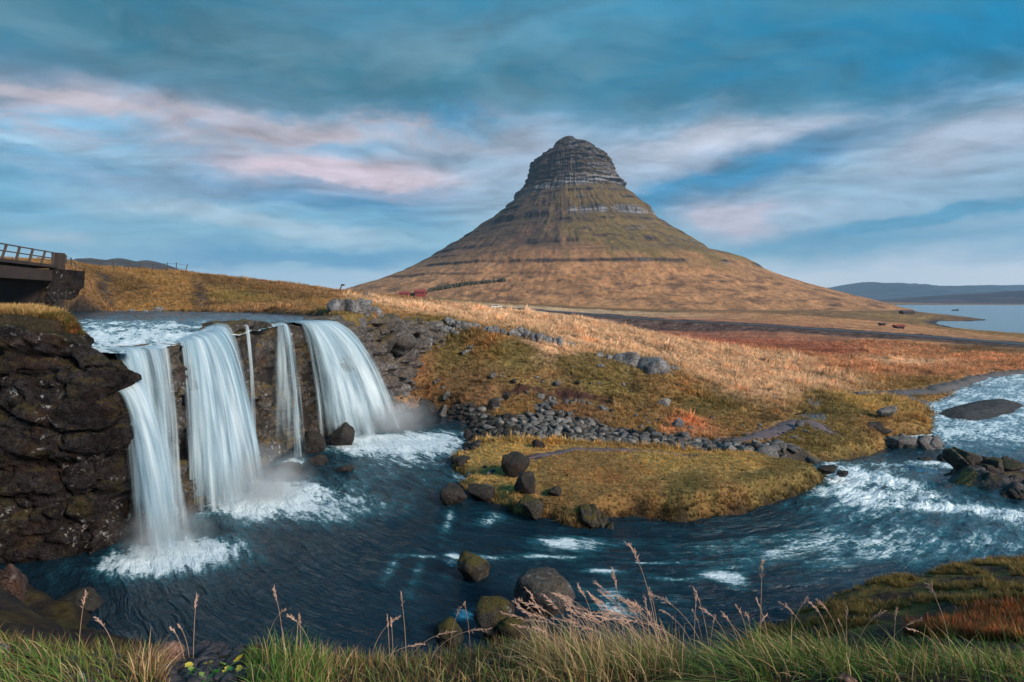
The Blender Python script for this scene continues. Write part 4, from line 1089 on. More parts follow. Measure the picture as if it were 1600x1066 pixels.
# ------------------------------------------------------------------ the falls
def build_fall(name, label, lip, vel, dens, seed, layers=3, group=None, T=None, spread=.0, zland=-.05, edge=.2):
    """lip: (x,y,z) points, vel: launch velocity per lip point; water falls freely"""
    lip = np.array(lip, float); vel = np.array(vel, float)
    nu, nv = 72, 84
    u = np.linspace(0, 1, nu); kk = np.linspace(0, 1, len(lip))
    L = np.stack([np.interp(u, kk, lip[:, i]) for i in range(3)], 1)
    V = np.stack([np.interp(u, kk, vel[:, i]) for i in range(2)], 1)
    wid = np.linalg.norm(np.diff(lip[:, :2], axis=0), axis=1).sum()
    g = Geo(); D = []; UU = []; VV = []
    for l in range(layers):
        t0 = -.22
        tt = t0 + (1.0 - t0) * np.linspace(0, 1, nv) ** .85
        jit = 1 + .10 * fbm(u * wid * 1.6, seed + l * 5.0, 1.0, 3) + (.24 * (l - (layers - 1) / 2)) * (.7 + .5 * fbm(u * wid * .9, seed + l * 2.0, 4.0, 2))
        Tf = np.sqrt(2 * (L[:, 2] - zland) / 9.8)
        t = tt[None] * np.where(tt > 0, 1, 1)[None] * Tf[:, None]
        X = L[:, 0, None] + .15 * ss(t, 0, .15) + V[:, 0, None] * jit[:, None] * t
        Y = L[:, 1, None] + V[:, 1, None] * jit[:, None] * t
        Z = L[:, 2, None] + .09 - 4.9 * np.maximum(t, 0) ** 2 - .05 * np.minimum(t, 0)
        fl = np.clip(t / Tf[:, None], 0, 1)
        # strands thicken and bulge away from the sheet
        bul = (.26 * fbm(u * wid * 2.2, seed, l * 3.0, 3)[:, None] + .07 * fbm((u * wid)[:, None] * 5, fl * 2.0, seed + l, 3)) * (.25 + 1.4 * fl)
        vn = V / (np.linalg.norm(V, axis=1)[:, None] + 1e-9)
        X = X + vn[:, 0, None] * bul; Y = Y + vn[:, 1, None] * bul
        g.add(np.stack([X.ravel(), Y.ravel(), Z.ravel()], 1), grid_faces(nu, nv))
        e = ss(u + .03 * fbm(seed + l, u * 3, 1.0, 2), 0, edge) * ss(u, 1, 1 - edge)
        dd = np.interp(u, np.linspace(0, 1, len(dens)), dens)[:, None] * e[:, None] * (1.05 - .22 * fl) * (.62 if l else .85) * (1 + .9 * fbm(u * wid * .8 + l * 3.1, seed, 8.0, 3))[:, None] * (1 + .5 * fbm((u * wid)[:, None] * .9, fl * 1.5, seed + l * 7.0, 3))
        dd = dd * ss(np.linspace(0, 1, nv), -.02, .06)[None] * (1 - .45 * ss(fl, .82, 1.0))
        D.append(dd.ravel()); UU.append(np.repeat(u * wid, nv) + l * 7.3 + seed); VV.append((np.ones((nu, 1)) * np.abs(Z - 7)).ravel())
    me = mesh_np(name, np.concatenate(g.v), np.concatenate(g.q))
    set_attr(me, 'dens', np.clip(np.concatenate(D), 0, 1.3)); set_uv(me, np.concatenate(UU), np.concatenate(VV))
    o = link(name, me, M['fall'])
    return tag(o, label, 'waterfall', group)
GF = 'waterfalls dropping into the plunge pool'
build_fall('waterfall', 'white waterfall nearest the dark left cliff, dropping in two joined curtains', [(-13.75, 18.3, 6.2), (-13.3, 18.75, 6.2), (-12.85, 19.3, 6.2), (-12.55, 19.7, 6.2)], [(1.7, -1.2), (1.55, -1.2), (1.3, -1.1), (1.2, -1.0)], [.8, .72, .6, .45], 1.0, group=GF)
build_fall('waterfall', 'slanting white jet shooting from behind the dark left cliff edge', [(-13.0, 17.5, 4.9), (-12.85, 17.9, 5.2), (-12.7, 18.3, 5.2)], [(1.6, -.7), (1.9, -.75), (2.1, -.6)], [.7, .9, .6], 4.0, 2, group=GF)
build_fall('waterfall', 'widest middle waterfall arching out beside the dark mossy rib', [(-12.95, 20.7, 6.3), (-13.05, 21.4, 6.3), (-13.1, 22.4, 6.35), (-13.2, 23.3, 6.45), (-13.15, 24.0, 6.6), (-13.0, 24.7, 6.9)], [(.75, -.7), (1.0, -.9), (1.5, -1.15), (1.95, -.95), (1.75, -.6), (1.15, -.6)], [.45, .7, .95, 1.05, .95, .55], 9.0, 4, group=GF)
build_fall('waterfall', 'hair-thin thread of falling water left of the slender fall', [(-12.5, 24.95, 6.72), (-12.38, 25.2, 6.72)], [(.6, -.5), (.6, -.5)], [.42, .42], 14.0, 1, group=GF, edge=.3)
build_fall('waterfall', 'slender waterfall between the two broad ones, thinning into wisps', [(-12.2, 27.7, 6.55), (-12.15, 28.2, 6.62), (-12.1, 28.6, 6.62), (-12.1, 28.8, 6.55)], [(.2, -1.5), (.8, -1.2), (1.15, -1.1), (1.25, -1.1)], [.12, .36, .85, .7], 19.0, 2, group=GF, edge=.2)
build_fall('waterfall', 'broad fan-shaped waterfall farthest back, crashing beside the brown slope', [(-12.05, 29.9, 6.6), (-11.85, 30.3, 6.6), (-11.5, 30.8, 6.62), (-11.1, 31.3, 6.62), (-10.7, 31.9, 6.62)], [(1.4, -.5), (1.8, -.3), (2.3, .2), (2.7, 1.0), (2.9, 1.6)], [.45, .7, .85, 1.0, .95], 26.0, 4, group=GF)
def mist(name, c, r, dens, seed):
    import bmesh
    bm = bmesh.new(); bmesh.ops.create_icosphere(bm, subdivisions=3, radius=1.0)
    me = bpy.data.meshes.new(name); bm.to_mesh(me); bm.free()
    m, b = new_mat('spray')
    p = obj_co(b)
    d = b.n('ShaderNodeVectorMath', {0: p}, operation='LENGTH').outputs['Value']
    n = b.noise(b.v('ADD', b.v('MULTIPLY', p, (2.0, 2.0, 1.6)), (seed, 0, 0)), 1.0, 3, .55)
    f = b.m('MULTIPLY', b.m('POWER', b.m('SUBTRACT', 1.0, d, clamp=True), 1.3), b.ss(n, .28, .65))
    v = b.n('ShaderNodeVolumePrincipled', {'Color': (.96, .98, 1.0, 1), 'Density': b.m('MULTIPLY', f, dens), 'Anisotropy': .1})
    b.n('ShaderNodeOutputMaterial', {'Volume': v.outputs[0]})
    o = link(name, me, m, kind='stuff', loc=c); o.scale = r
    return o
mist('mist', (-7.4, 32.5, .8), (3.2, 2.6, 1.7), .8, 1.0)
mist('mist', (-10.0, 21.7, .7), (2.4, 1.7, 1.6), 1.6, 5.0)
mist('mist', (-10.9, 17.2, .5), (1.6, 1.1, 1.2), 1.5, 9.0)

# ------------------------------------------------------------------ boulders
import bmesh
_ico = {}
def ico(n):
    if n not in _ico:
        bm = bmesh.new(); bmesh.ops.create_icosphere(bm, subdivisions=n, radius=1.0)
        bm.verts.ensure_lookup_table()
        _ico[n] = (np.array([v.co[:] for v in bm.verts]), np.array([[v.index for v in f.verts] for f in bm.faces])); bm.free()
    return _ico[n]
def rock_geo(seed, size, sub=4, nplanes=16, rough=.085, round_=0.03, hmin=.42):
    d, f = ico(sub)
    r = np.random.RandomState(seed)
    nrm = r.normal(size=(nplanes, 3)); nrm /= np.linalg.norm(nrm, axis=1)[:, None]
    h = r.uniform(hmin, 1.0, nplanes)
    dot = d @ nrm.T
    q = np.where(dot > .05, h / np.maximum(dot, .05), 9.0)
    p = 26.0
    rad = np.minimum(1.15, (q ** -p).sum(1) ** (-1 / p))
    rad = rad * (1 - round_) + round_ * .85
    v = d * rad[:, None]
    o = seed * 1.37
    v = v * (1 + rough * 1.6 * fbm(v[:, 0] * 1.8 + o, v[:, 1] * 1.8, v[:, 2] * 1.8, 3) + rough * .8 * fbm(v[:, 0] * 6 + o, v[:, 1] * 6, v[:, 2] * 6, 3))[:, None]
    v = v - (v.max(0) + v.min(0)) / 2
    v = v / np.ptp(v, axis=0)
    return v * np.array(size), f
def rock_mesh(name, seed, size, mat_, **k):
    v, f = rock_geo(seed, size, **k)
    me = mesh_np(name, v, f); me.materials.append(mat_); return me
def boulder(u, v, w_px, h_px, y, label, mat_, seed, depth=1.0, name='boulder', cat='boulder', rz=0.0, sink=.28, sub=4, **k):
    """u, v: middle of its foot in the survey; w_px, h_px: apparent size; y: distance"""
    x = (u - 800) / FPX * y; z = CAMZ - (v - HOR) * y / FPX
    w, h = w_px / FPX * y, h_px / FPX * y
    H = h / (1 - sink)
    me = rock_mesh(name, seed, (w, w * depth, H), mat_, sub=sub, **k)
    o = link(name, me, None, loc=(x, y + w * depth * .25, z + h - H / 2)); o.rotation_euler = (0, 0, rz)
    return tag(o, label, cat)
wy = lambda v, z=0: (CAMZ - z) * FPX / (v - HOR)
B = M
boulder(806, 745, 46, 34, wy(745, .55), 'dark angular boulder on the grassy islet, largest of the islet stones', B['boulder'], 11, hmin=.6, sink=.15)
boulder(820, 771, 34, 32, wy(771, .5), 'dark boulder just below the largest islet stone, grass around its foot', B['boulder'], 12, sink=.2)
boulder(708, 787, 44, 26, wy(788, .02), 'black wet boulder at the western tip of the islet in the water', B['boulder'], 13, sink=.25)
boulder(752, 780, 44, 22, wy(780, .05), 'dark rock at the water edge between islet turf and black boulder', B['boulder'], 14)
boulder(740, 908, 52, 38, wy(908, 0), 'lone angular rock standing in the river with moss on its right side', B['mossy'], 15, sink=.25, hmin=.5)
boulder(852, 968, 98, 60, wy(985, 0.1), 'big rounded grey boulder on the near shore below the grass', B['grey'] if False else mat_rock('shore_stone', (.055, .050, .052), (.14, .13, .135), .25, .7, scale=1.4), 16, round_=.5, sink=.2)
boulder(772, 990, 66, 50, wy(990, .15), 'mossy dark boulder against the left side of the big grey shore boulder', B['mossy'], 17, round_=.5, sink=.2)
boulder(800, 1000, 50, 30, 12.4, 'small mossy rock in front of the two shore boulders', B['mossy'], 18, round_=.5)
boulder(700, 1002, 50, 24, 12.6, 'low brown stone left of the mossy shore boulder', B['mossy'], 19, round_=.4)
outcrop_later = [(934, 818, 60, 66, wy(818, .05), 'tall mossy rock stack on the front bank of the islet', B['mossy'], 20, 6, 1.1)]
boulder(925, 823, 40, 24, wy(823, 0), 'small grey rock in the water at the foot of the mossy stack', B['mossy'], 21)
boulder(843, 703, 24, 15, wy(703, .5), 'flat dark stone in the turf at the far side of the islet', B['boulder'], 22, sink=.3)
boulder(772, 760, 14, 9, wy(742, .55), 'small dark stone left of the largest islet boulder', B['boulder'], 23)
boulder(868, 775, 24, 14, wy(772, .6), 'low dark stone half sunk in the middle of the islet turf', B['boulder'], 24)
boulder(830, 806, 40, 26, wy(810, .1), 'dark mossy rock in the islet bank left of the tall stack', B['mossy'], 25)
boulder(1024, 604, 50, 46, 42.2, 'biggest pale grey boulder on the hillside, right end of the row', B['outcrop'], 31, hmin=.7, sink=.15)
boulder(979, 589, 50, 38, 43.2, 'wide cracked grey boulder second from the right in the hillside row', B['outcrop'], 32, sink=.2, hmin=.65)
boulder(953, 579, 20, 26, 43.8, 'narrow grey boulder third from the right in the hillside row', B['outcrop'], 33, sink=.2)
boulder(938, 568, 18, 18, 44.4, 'small dark grey boulder at the left end of the hillside row', B['outcrop'], 34)
boulder(1002, 578, 12, 14, 43.2, 'little dark stone wedged between the two largest hillside boulders', B['outcrop'], 35)
boulder(1036, 648, 28, 25, 37.5, 'whitish jagged stone standing alone on the lower slope', B['pale'], 36, hmin=.45, sink=.15)
boulder(1060, 672, 22, 18, 32.6, 'pale speckled stone above the gravel channel, beside a smaller one', B['grey'], 37)
boulder(1080, 676, 11, 10, 32.2, 'small round grey stone right of the pale speckled one', B['grey'], 38)
boulder(1202, 720, 34, 22, wy(720, .05), 'smooth light grey rock at the end of the gravel channel', B['grey'], 39, round_=.45)
boulder(771, 641, 19, 19, 35.8, 'dark round boulder at the foot of the slope above the channel', B['boulder'], 40, round_=.4)
boulder(791, 622, 13, 11, 37.0, 'small dark stone just below the torn turf edge', B['boulder'], 41)
boulder(528, 697, 46, 32, wy(699), 'wet dark boulder under the broad far waterfall, water running over it', B['boulder'], 42, sink=.2)
boulder(486, 708, 40, 30, wy(709), 'dark boulder at the cliff foot right of the slender waterfall', B['boulder'], 43)
boulder(494, 726, 30, 15, wy(726), 'low black rock in the pool below the cliff-foot boulder', B['boulder'], 44)
boulder(446, 745, 46, 18, wy(745), 'flat dark rock in the pool at the foot of the slender waterfall', B['boulder'], 45)
boulder(538, 737, 26, 8, wy(737), 'nearly submerged dark rock in the pool right of the flat rock', B['boulder'], 46)
boulder(731, 686, 16, 16, wy(686), 'dark rock at the pool edge beside the foaming water', B['boulder'], 47)
boulder(668, 646, 30, 22, wy(646, .1), 'grey boulder at the far pool edge right of the spray', B['boulder'], 48)
boulder(690, 648, 16, 15, wy(649, .1), 'small pale rock right of the grey boulder at the far pool edge', B['channel'], 49)
boulder(790, 690, 26, 12, wy(672, .4), 'bluish flat slab among the stones at the west end of the channel', B['channel'], 50)
boulder(1388, 648, 30, 13, 37.6, 'grey bedrock hump in the grass by the lower river bend', B['grey'], 51, depth=.7)
boulder(700, 802, 22, 9, wy(764, 0), 'small mossy stone in the water off the western islet shore', B['mossy'], 52)
boulder(1295, 740, 34, 12, wy(742), 'flat dark rock in the rapids off the islet tip', B['boulder'], 53)
boulder(1320, 745, 20, 8, wy(746), 'small brown rock in the rapids right of the flat rock', B['boulder'], 54)
boulder(2, 975, 52, 95, 10.0, 'tall reddish mossy rock at the lower left edge below the cliff', mat_rock('rusty_rock', (.045, .025, .02), (.12, .09, .085), .6, .7, mosscol=(.12, .05, .02)), 55, depth=.8, sink=.1)
for i, (u, v, w, h, lab) in enumerate([(110, 952, 80, 18, 'low mossy dark rock in the shade under the left cliff, at the water')]):
    boulder(u, v, w, h, wy(v, .1), lab, B['boulder'], 60 + i, depth=.7, hmin=.35)
# rock shelves at the lower river
def outcrop(u, v, w_px, h_px, y, label, mat_, seed, n=7, depth=.7, name='rock_outcrop'):
    """bedrock breaking out of the turf: several joined knobs, one body"""
    r = np.random.RandomState(seed)
    x = (u - 800) / FPX * y; z = CAMZ - (v - HOR) * y / FPX
    w, h = w_px / FPX * y, h_px / FPX * y
    g = Geo()
    nn = n + 2
    for i in range(nn):
        a = ((i + .5) / nn - .5) * .85 + r.normal() * .03
        s = w * r.uniform(1.7, 2.8) / nn; hh = min(h * r.uniform(.55, 1.15) * (1 - 1.2 * a * a), .75 * s)
        vv, f = rock_geo(seed * 31 + i, (s, max(s * depth * 1.2, hh), hh * 1.5), sub=4 if w_px > 60 else 3, nplanes=11, hmin=.38, rough=.12, round_=0.0)
        q = r.uniform(-.35, .35); ca, sa = math.cos(q), math.sin(q)
        vv = vv @ np.array([[ca, 0, -sa], [0, 1, 0], [sa, 0, ca]])
        xo, yo = a * w * .9, r.uniform(-.5, .5) * w * depth * .35
        g.add(vv + [xo, yo, max(hz(x + xo, y + yo), float(z_riv(x + xo, y + yo)) - .1 if y < 40 else -9) - z + hh * r.uniform(.05, .35)], t=f)
    o = g.build(name, mat_, smooth=True, loc=(x, y, z))
    return tag(o, label, 'rock outcrop')
outcrop(1430, 684, 100, 20, 34.6, 'layered dark rock shelf at the river bend below the meadow', B['grey'], 71, 5)
outcrop(1375, 672, 50, 12, 35.5, 'low grey rock edge left of the layered shelf at the bend', B['boulder'], 72, 3)
outcrop(1490, 716, 60, 18, 31.5, 'dark rock hump splitting the rapids', B['boulder'], 73, 3)
outcrop(1450, 706, 30, 8, 31, 'small dark rock in the rapids left of the splitting hump', B['boulder'], 74, 3)
outcrop(1530, 740, 90, 26, 27.2, 'low broken rocks on the dark bedrock spit beside the rapids', mat_rock('ledge_rock', (.040, .034, .033), (.11, .10, .10), .75, .5), 75, 4, 1.1)
outcrop(1590, 775, 60, 20, 23.0, 'dark wet rocks in the river below the broad bedrock hump', B['boulder'], 76, 3)
for a_ in outcrop_later: outcrop(*a_)
OC = [(552, 506, 76, 38, 36.2, 'grey broken rocks on the rim above the broad far waterfall', 5), (610, 510, 66, 40, 40.0, 'grey broken rocks on the rim right of the broad far waterfall', 5), (612, 560, 46, 40, 38.4, 'dark rock knob bulging from the wall right of the broad far waterfall', 3),
      (652, 524, 56, 40, 44.2, 'dark crag at the right end of the rim rocks', 6), (692, 524, 46, 38, 46.4, 'lichen-grey crag on the slope above the olive grass', 5), (716, 508, 44, 30, 47.0, 'round lichen-grey crag right of the tall one on the slope', 5), (740, 503, 30, 12, 47.5, 'low dark rocks trailing right of the round crag', 5),
      (774, 536, 40, 28, 46.2, 'dark crag on the slope, left of two near the crest', 5), (818, 532, 54, 28, 46.6, 'twin grey crag on the slope near the crest', 6), (852, 546, 56, 22, 46.0, 'flat broken crag on the slope below the twin crag', 6), (885, 535, 34, 8, 47.5, 'thin dark rock seam running right from the crags', 5),
      (1050, 575, 26, 8, 44.0, 'dark strip of rock in the straw grass right of the biggest boulder', 4), (575, 464, 22, 8, 72.0, 'small dark crag just under the hill crest', 4)]
for i, (u, v, w, h, y, lab, n) in enumerate(OC):
    outcrop(u, v, w, h, y, lab, B['outcrop'], 90 + i, n, .6)
outcrop(880, 655, 40, 26, 34.2, 'pile of pale broken rock tumbling down below the torn turf', B['channel'], 111, 9, 1.2)
outcrop(900, 625, 50, 24, 36.4, 'pale crumbling rock under the right end of the torn turf', B['channel'], 112, 9, .8)
outcrop(862, 608, 16, 18, 37.6, 'white quartz-like stone group in the torn turf scar', B['pale'], 113, 3, .8)
outcrop(140, 492, 62, 12, 24.5, 'dark rock hump in the upper river behind the left cliff', B['cliff'], 114, 6, 1.2)
outcrop(200, 480, 40, 12, 46, 'grey rock at the far bank of the upper river, left one', B['outcrop'], 115, 4, .8)
outcrop(240, 479, 40, 12, 45, 'grey rock at the far bank of the upper river, middle one', B['outcrop'], 116, 4, .8)
outcrop(275, 484, 36, 9, 44, 'grey rock at the far bank of the upper river, right one', B['outcrop'], 117, 4, .8)
for i, (u, v, w, h, y, lab) in enumerate([(548, 522, 30, 26, 35.6, 'squarish dark block in the broken wall close to the broad far waterfall'), (566, 512, 26, 22, 36.8, 'grey block high in the broken wall right of the broad far waterfall'), (590, 524, 34, 28, 38.2, 'wide grey block in the middle of the broken wall'),
        (612, 520, 26, 24, 40.2, 'grey block near the right end of the broken wall'), (572, 548, 34, 30, 36.2, 'dark block low in the broken wall beside the falling water'), (598, 558, 28, 28, 37.6, 'dark wet block low in the broken wall above the spray'), (628, 552, 40, 40, 39.0, 'largest dark block at the right foot of the broken wall'), (640, 524, 24, 22, 42.6, 'small grey block at the top right of the broken wall'), (585, 588, 26, 26, 36.4, 'dark wet block just above the spray')]):
    boulder(u, v, w * 1.25, h * 1.25, y, lab, B['mossy_wall'] if i % 3 else B['crag'], 600 + i, depth=1.3, name='rock_block', cat='rock', hmin=.38, rough=.12, sink=.1, rz=i * .7)
# stones of the dry channel: 300 largest singly, the rest together
def build_channel_stones():
    r = np.random.RandomState(5)
    n = 8200
    i = r.randint(0, len(CHANNEL) - 1, n); t = r.rand(n)
    p = CHANNEL[i] * (1 - t[:, None]) + CHANNEL[np.minimum(i + 1, len(CHANNEL) - 1)] * t[:, None] + r.normal(size=(n, 2)) * np.array([1.1, 1.15])
    j = r.randint(0, len(RUBBLE) - 1, 500); p2 = RUBBLE[j] + r.normal(size=(500, 2)) * .45
    # shore stones round the pool's far side and the islet's west side
    q = np.array([at_z(*a) for a in [(640, 640), (690, 646), (725, 664), (736, 684), (735, 700), (712, 714), (704, 730)]]); q, _ = resample(smooth_line(q, 4), .06)
    p3 = np.concatenate([q + r.normal(size=q.shape) * .40 for _ in range(3)])
    p = np.concatenate([p, p2, p3])
    ok = (rock_channel(p[:, 0], p[:, 1]) > .45); ok[-len(p3):] = True
    p = p[ok]
    z = height(p[:, 0], p[:, 1])
    ok = z > -.25; p, z = p[ok], z[ok]
    s = .08 + .52 * r.rand(len(p)) ** 4.6
    order = np.argsort(-s); p, z, s = p[order], z[order], s[order]
    # thin out overlaps among the big ones
    keep = []
    for k in range(len(p)):
        if len(keep) >= 3400: break
        if keep:
            kk = np.array(keep); d = np.hypot(p[kk, 0] - p[k, 0], p[kk, 1] - p[k, 1])
            if (d < .38 * (s[kk] + s[k])).any(): continue
        keep.append(k)
    mats = [M['channel'], M['pale'], M['grey'], M['boulder']]
    proto = [rock_mesh('channel_stone', 200 + k, (1, r.uniform(.65, 1.0), r.uniform(.45, .75)), mats[k % 4], sub=2, nplanes=9, hmin=.36, rough=.05, round_=.0) for k in range(12)]
    dark = [k for k in range(12) if k % 4 == 3]
    rest = Geo()
    for c, k in enumerate(keep):
        wet = ss(p[k, 0], 1.0, -1.5)
        pi = r.choice(dark) if r.rand() < wet * .85 else r.choice([0, 1, 2, 2, 3, 4, 5, 6, 6, 8, 9, 10])
        rot = (r.uniform(-.3, .3), r.uniform(-.3, .3), r.uniform(0, 6.28))
        if c < 290:
            o = link('channel_stone', proto[pi], None, loc=(p[k, 0], p[k, 1], z[k] + s[k] * .12)); o.scale = (s[k] * 1.25,) * 3; o.rotation_euler = rot
            tone = ['brown-grey', 'pale', 'mid-grey', 'blackish'][pi % 4] + ' ' + ['flat', 'blocky', 'wedge-shaped'][pi // 4]
            size = 'large' if c < 40 else ('medium' if c < 130 else 'small')
            dd, ss_, side = line_d(CHANNEL, p[k:k + 1, 0], p[k:k + 1, 1]); fr_ = float(ss_[0]) / CH_S[-1]
            dr2, _, _ = line_d(RUBBLE, p[k:k + 1, 0], p[k:k + 1, 1])
            if dr2[0] < .8 and dd[0] > 1.0: where = 'in the rubble chute under the torn turf'
            else:
                where = ['beside the foaming pool', 'beside the pool end of the dry channel', 'in the channel below the rubble chute', 'in the middle of the dry channel', 'in the narrowing right half of the channel', 'near the smooth grey rock ending the channel'][min(5, int(fr_ * 6))]
                if dd[0] > .9: where += ', islet side' if side[0] < 0 else ', slope side'
            tag(o, f'{size} {tone} stone {where}', 'stone', 'stones lying in the dry channel')
        else:
            v, f = rock_geo(300 + c % 40, (s[k] * 1.3, s[k], s[k] * .7), sub=1, nplanes=9, hmin=.5, rough=.05, round_=.1)
            a = rot[2]; Rm = np.array([[math.cos(a), -math.sin(a), 0], [math.sin(a), math.cos(a), 0], [0, 0, 1]])
            rest.add(v @ Rm.T + [p[k, 0], p[k, 1], z[k] + s[k] * .1], t=f)
    o = rest.build('channel_rubble', M['channel']); o['kind'] = 'stuff'
build_channel_stones()
def build_slope_stones():
    r = np.random.RandomState(77)
    mats = [M['grey'], M['boulder'], M['channel'], M['outcrop']]
    tone = ['grey', 'dark', 'greyish brown', 'lichen-flecked']
    proto = [rock_mesh('loose_stone', 500 + k, (1, r.uniform(.6, 1.0), r.uniform(.5, .8)), mats[k % 4], sub=3, nplanes=9, hmin=.4, rough=.08, round_=0.0) for k in range(8)]
    areas = [(750, 960, 596, 640, 37.6, 'on the worn ground below the torn turf', 34), (600, 720, 615, 645, 39.0, 'at the slope foot by the far pool edge', 16), (980, 1120, 630, 680, 34.0, 'on the lower slope above the channel', 12), (880, 1060, 575, 615, 41.0, 'on the olive slope below the boulder row', 8), (1130, 1280, 655, 700, 31.5, 'along the muddy path by the channel end', 18), (1090, 1240, 690, 715, 29.0, 'in the grass at the channel end', 12), (720, 800, 700, 800, 23.0, 'in the islet turf near its western tip', 10), (640, 740, 490, 540, 46.0, 'among the crags on the upper slope', 14)]
    for (u0, u1, v0, v1, y, where, n) in areas:
        for i in range(n):
            u, yy = r.uniform(u0, u1), y * r.uniform(.94, 1.06); x = (u - 800) / FPX * yy; z = hz(x, yy)
            s = r.uniform(.16, .30) + .45 * r.rand() ** 4; k = r.randint(8)
            o = link('loose_stone', proto[k], None, loc=(x, yy, z + .15 * s)); o.scale = (s * 1.2,) * 3; o.rotation_euler = (r.normal() * .2, r.normal() * .2, r.uniform(0, 6.28))
            tag(o, f"{'large' if s > .4 else ('medium' if s > .24 else 'small')} {tone[k % 4]} stone {where}", 'stone', 'loose stones on the far bank')
build_slope_stones()
# ------------------------------------------------------------------ bridge over the upper river
def build_bridge():
    conc = simple('old_concrete', (.034, .024, .022), .9, .75, 1.1, bump=.12); wood = simple('weathered_rail_wood', (.060, .045, .042), .85, .4, 3.0)
    a, bnd = np.array([-38.6, 46.2]), np.array([-34.4, 34.2])          # far (right) end, near end outside the frame
    d = (bnd - a); L = np.linalg.norm(d); d /= L
    n = np.array([d[1], -d[0]])                                        # to the far side (west)
    if n[0] > 0: n = -n
    zd = 10.85
    root = empty('footbridge', (a[0], a[1], 6.8), 'dark old concrete bridge with leaning rail posts over the upper river', 'bridge')
    off = np.array([a[0], a[1], 6.8])
    P = lambda s, w, z: np.array([*(a + d * s + n * w), z]) - off
    g = Geo(); g.bar(P(-1.0, 2.1, zd - .18), P(L, 2.1, zd - .18), 4.4, .24); g.build('deck', conc, root)
    g = Geo(); g.bar(P(-.2, .35, zd - .95), P(L, .35, zd - .95), .5, .9); g.build('girder', conc, root)
    g = Geo(); g.bar(P(-.2, 3.6, zd - .95), P(L, 3.6, zd - .95), .5, .9); g.build('girder', conc, root)
    g = Geo(); g.bar(P(-2.6, 2.0, zd - 2.6), P(-.1, 2.0, zd - 2.6), 5.2, 4.4); g.build('abutment', conc, root)
    g = Geo(); g.bar(P(-.1, -.02, zd - .5), P(-.1, -.02, zd + 1.0), .55, .75); g.build('end_pillar', conc, root)
    g = Geo(); g.bar(np.array((-38.9, 45.8, 8.9)) - off, np.array((-36.6, 46.2, 8.7)) - off, .7, 3.2); g.build('wing_wall', M['cliff'], root)
    for i in range(6):
        s = .8 + i * 1.9
        lean = [.1, .55, .45, .4, .5, .4][i]
        g = Geo(); g.bar(P(s + lean * .2, .05, zd - .2), P(s - lean, .0, zd + 1.0), .11, .13); g.build('post', wood, root)
        g = Geo(); g.bar(P(s + .4, 4.1, zd - .2), P(s + .4, 4.1, zd + .85), .13, .13); g.build('post', wood, root)
    g = Geo(); g.bar(P(-.1, .0, zd + .95), P(L, .0, zd + .98), .06, .09); g.build('top_rail', wood, root)
    g = Geo(); g.bar(P(0.6, .03, zd + .48), P(L, .03, zd + .5), .06, .08); g.build('middle_rail', wood, root)
    g = Geo(); g.bar(P(-.1, 4.1, zd + .8), P(L, 4.1, zd + .8), .07, .1); g.build('back_rail', wood, root)
build_bridge()
def build_fence(label, pts, hgt, rad, mat_, seed, name='wire_fence'):
    r = np.random.RandomState(seed)
    P = [(x, y, hz(x, y)) for x, y in pts]
    root = empty(name, P[0], label, 'fence')
    o = np.array(P[0]); tops = []
    for i, p in enumerate(P):
        b0 = np.array(p) - o; t = b0 + [r.normal() * .06, r.normal() * .04, hgt * r.uniform(.9, 1.1)]
        if i == len(P) - 1: t = t + [.45, 0, -.1]
        g = Geo(); g.tube([b0 - [0, 0, .3], (b0 + t) / 2, t], rad, 6); g.build('post', mat_, root); tops.append((b0, t))
    for k in (.45, .9):
        g = Geo()
        for (b0, t0), (b1, t1) in zip(tops[:-1], tops[1:]):
            p0, p1 = b0 + (t0 - b0) * k, b1 + (t1 - b1) * k
            g.tube([p0, (p0 + p1) / 2 - [0, 0, .04], p1], .018, 4)
        g.build('wire', mat_, root)
fw = simple('fence_wood', (.05, .042, .04), .85, .3)
build_fence('short fence of dark wooden posts just right of the bridge, last post leaning', [A(96, 410, 49.5)[:2], A(104, 411, 50.2)[:2], A(112, 412, 51)[:2], A(119, 412, 52)[:2], A(125, 412, 53)[:2]], 1.15, .06, fw, 1)
build_fence('thin wire fence along the hill skyline left of the mountain', [A(u, 420, 71 + i * .6)[:2] for i, u in enumerate([152, 178, 201, 219, 239, 261, 276, 289])], 1.35, .05, fw, 2)
g = Geo(); x, y = A(531, 458, 78)[:2]; z = hz(x, y); g.tube([(0, 0, -.2), (.05, 0, .5), (.35, 0, 1.0)], .09, 6); g.box((.42, 0, 1.0), (.5, .12, .25))
tag(g.build('signpost', fw, loc=(x, y, z)), 'small dark leaning post on the skyline where hill meets mountain', 'post')

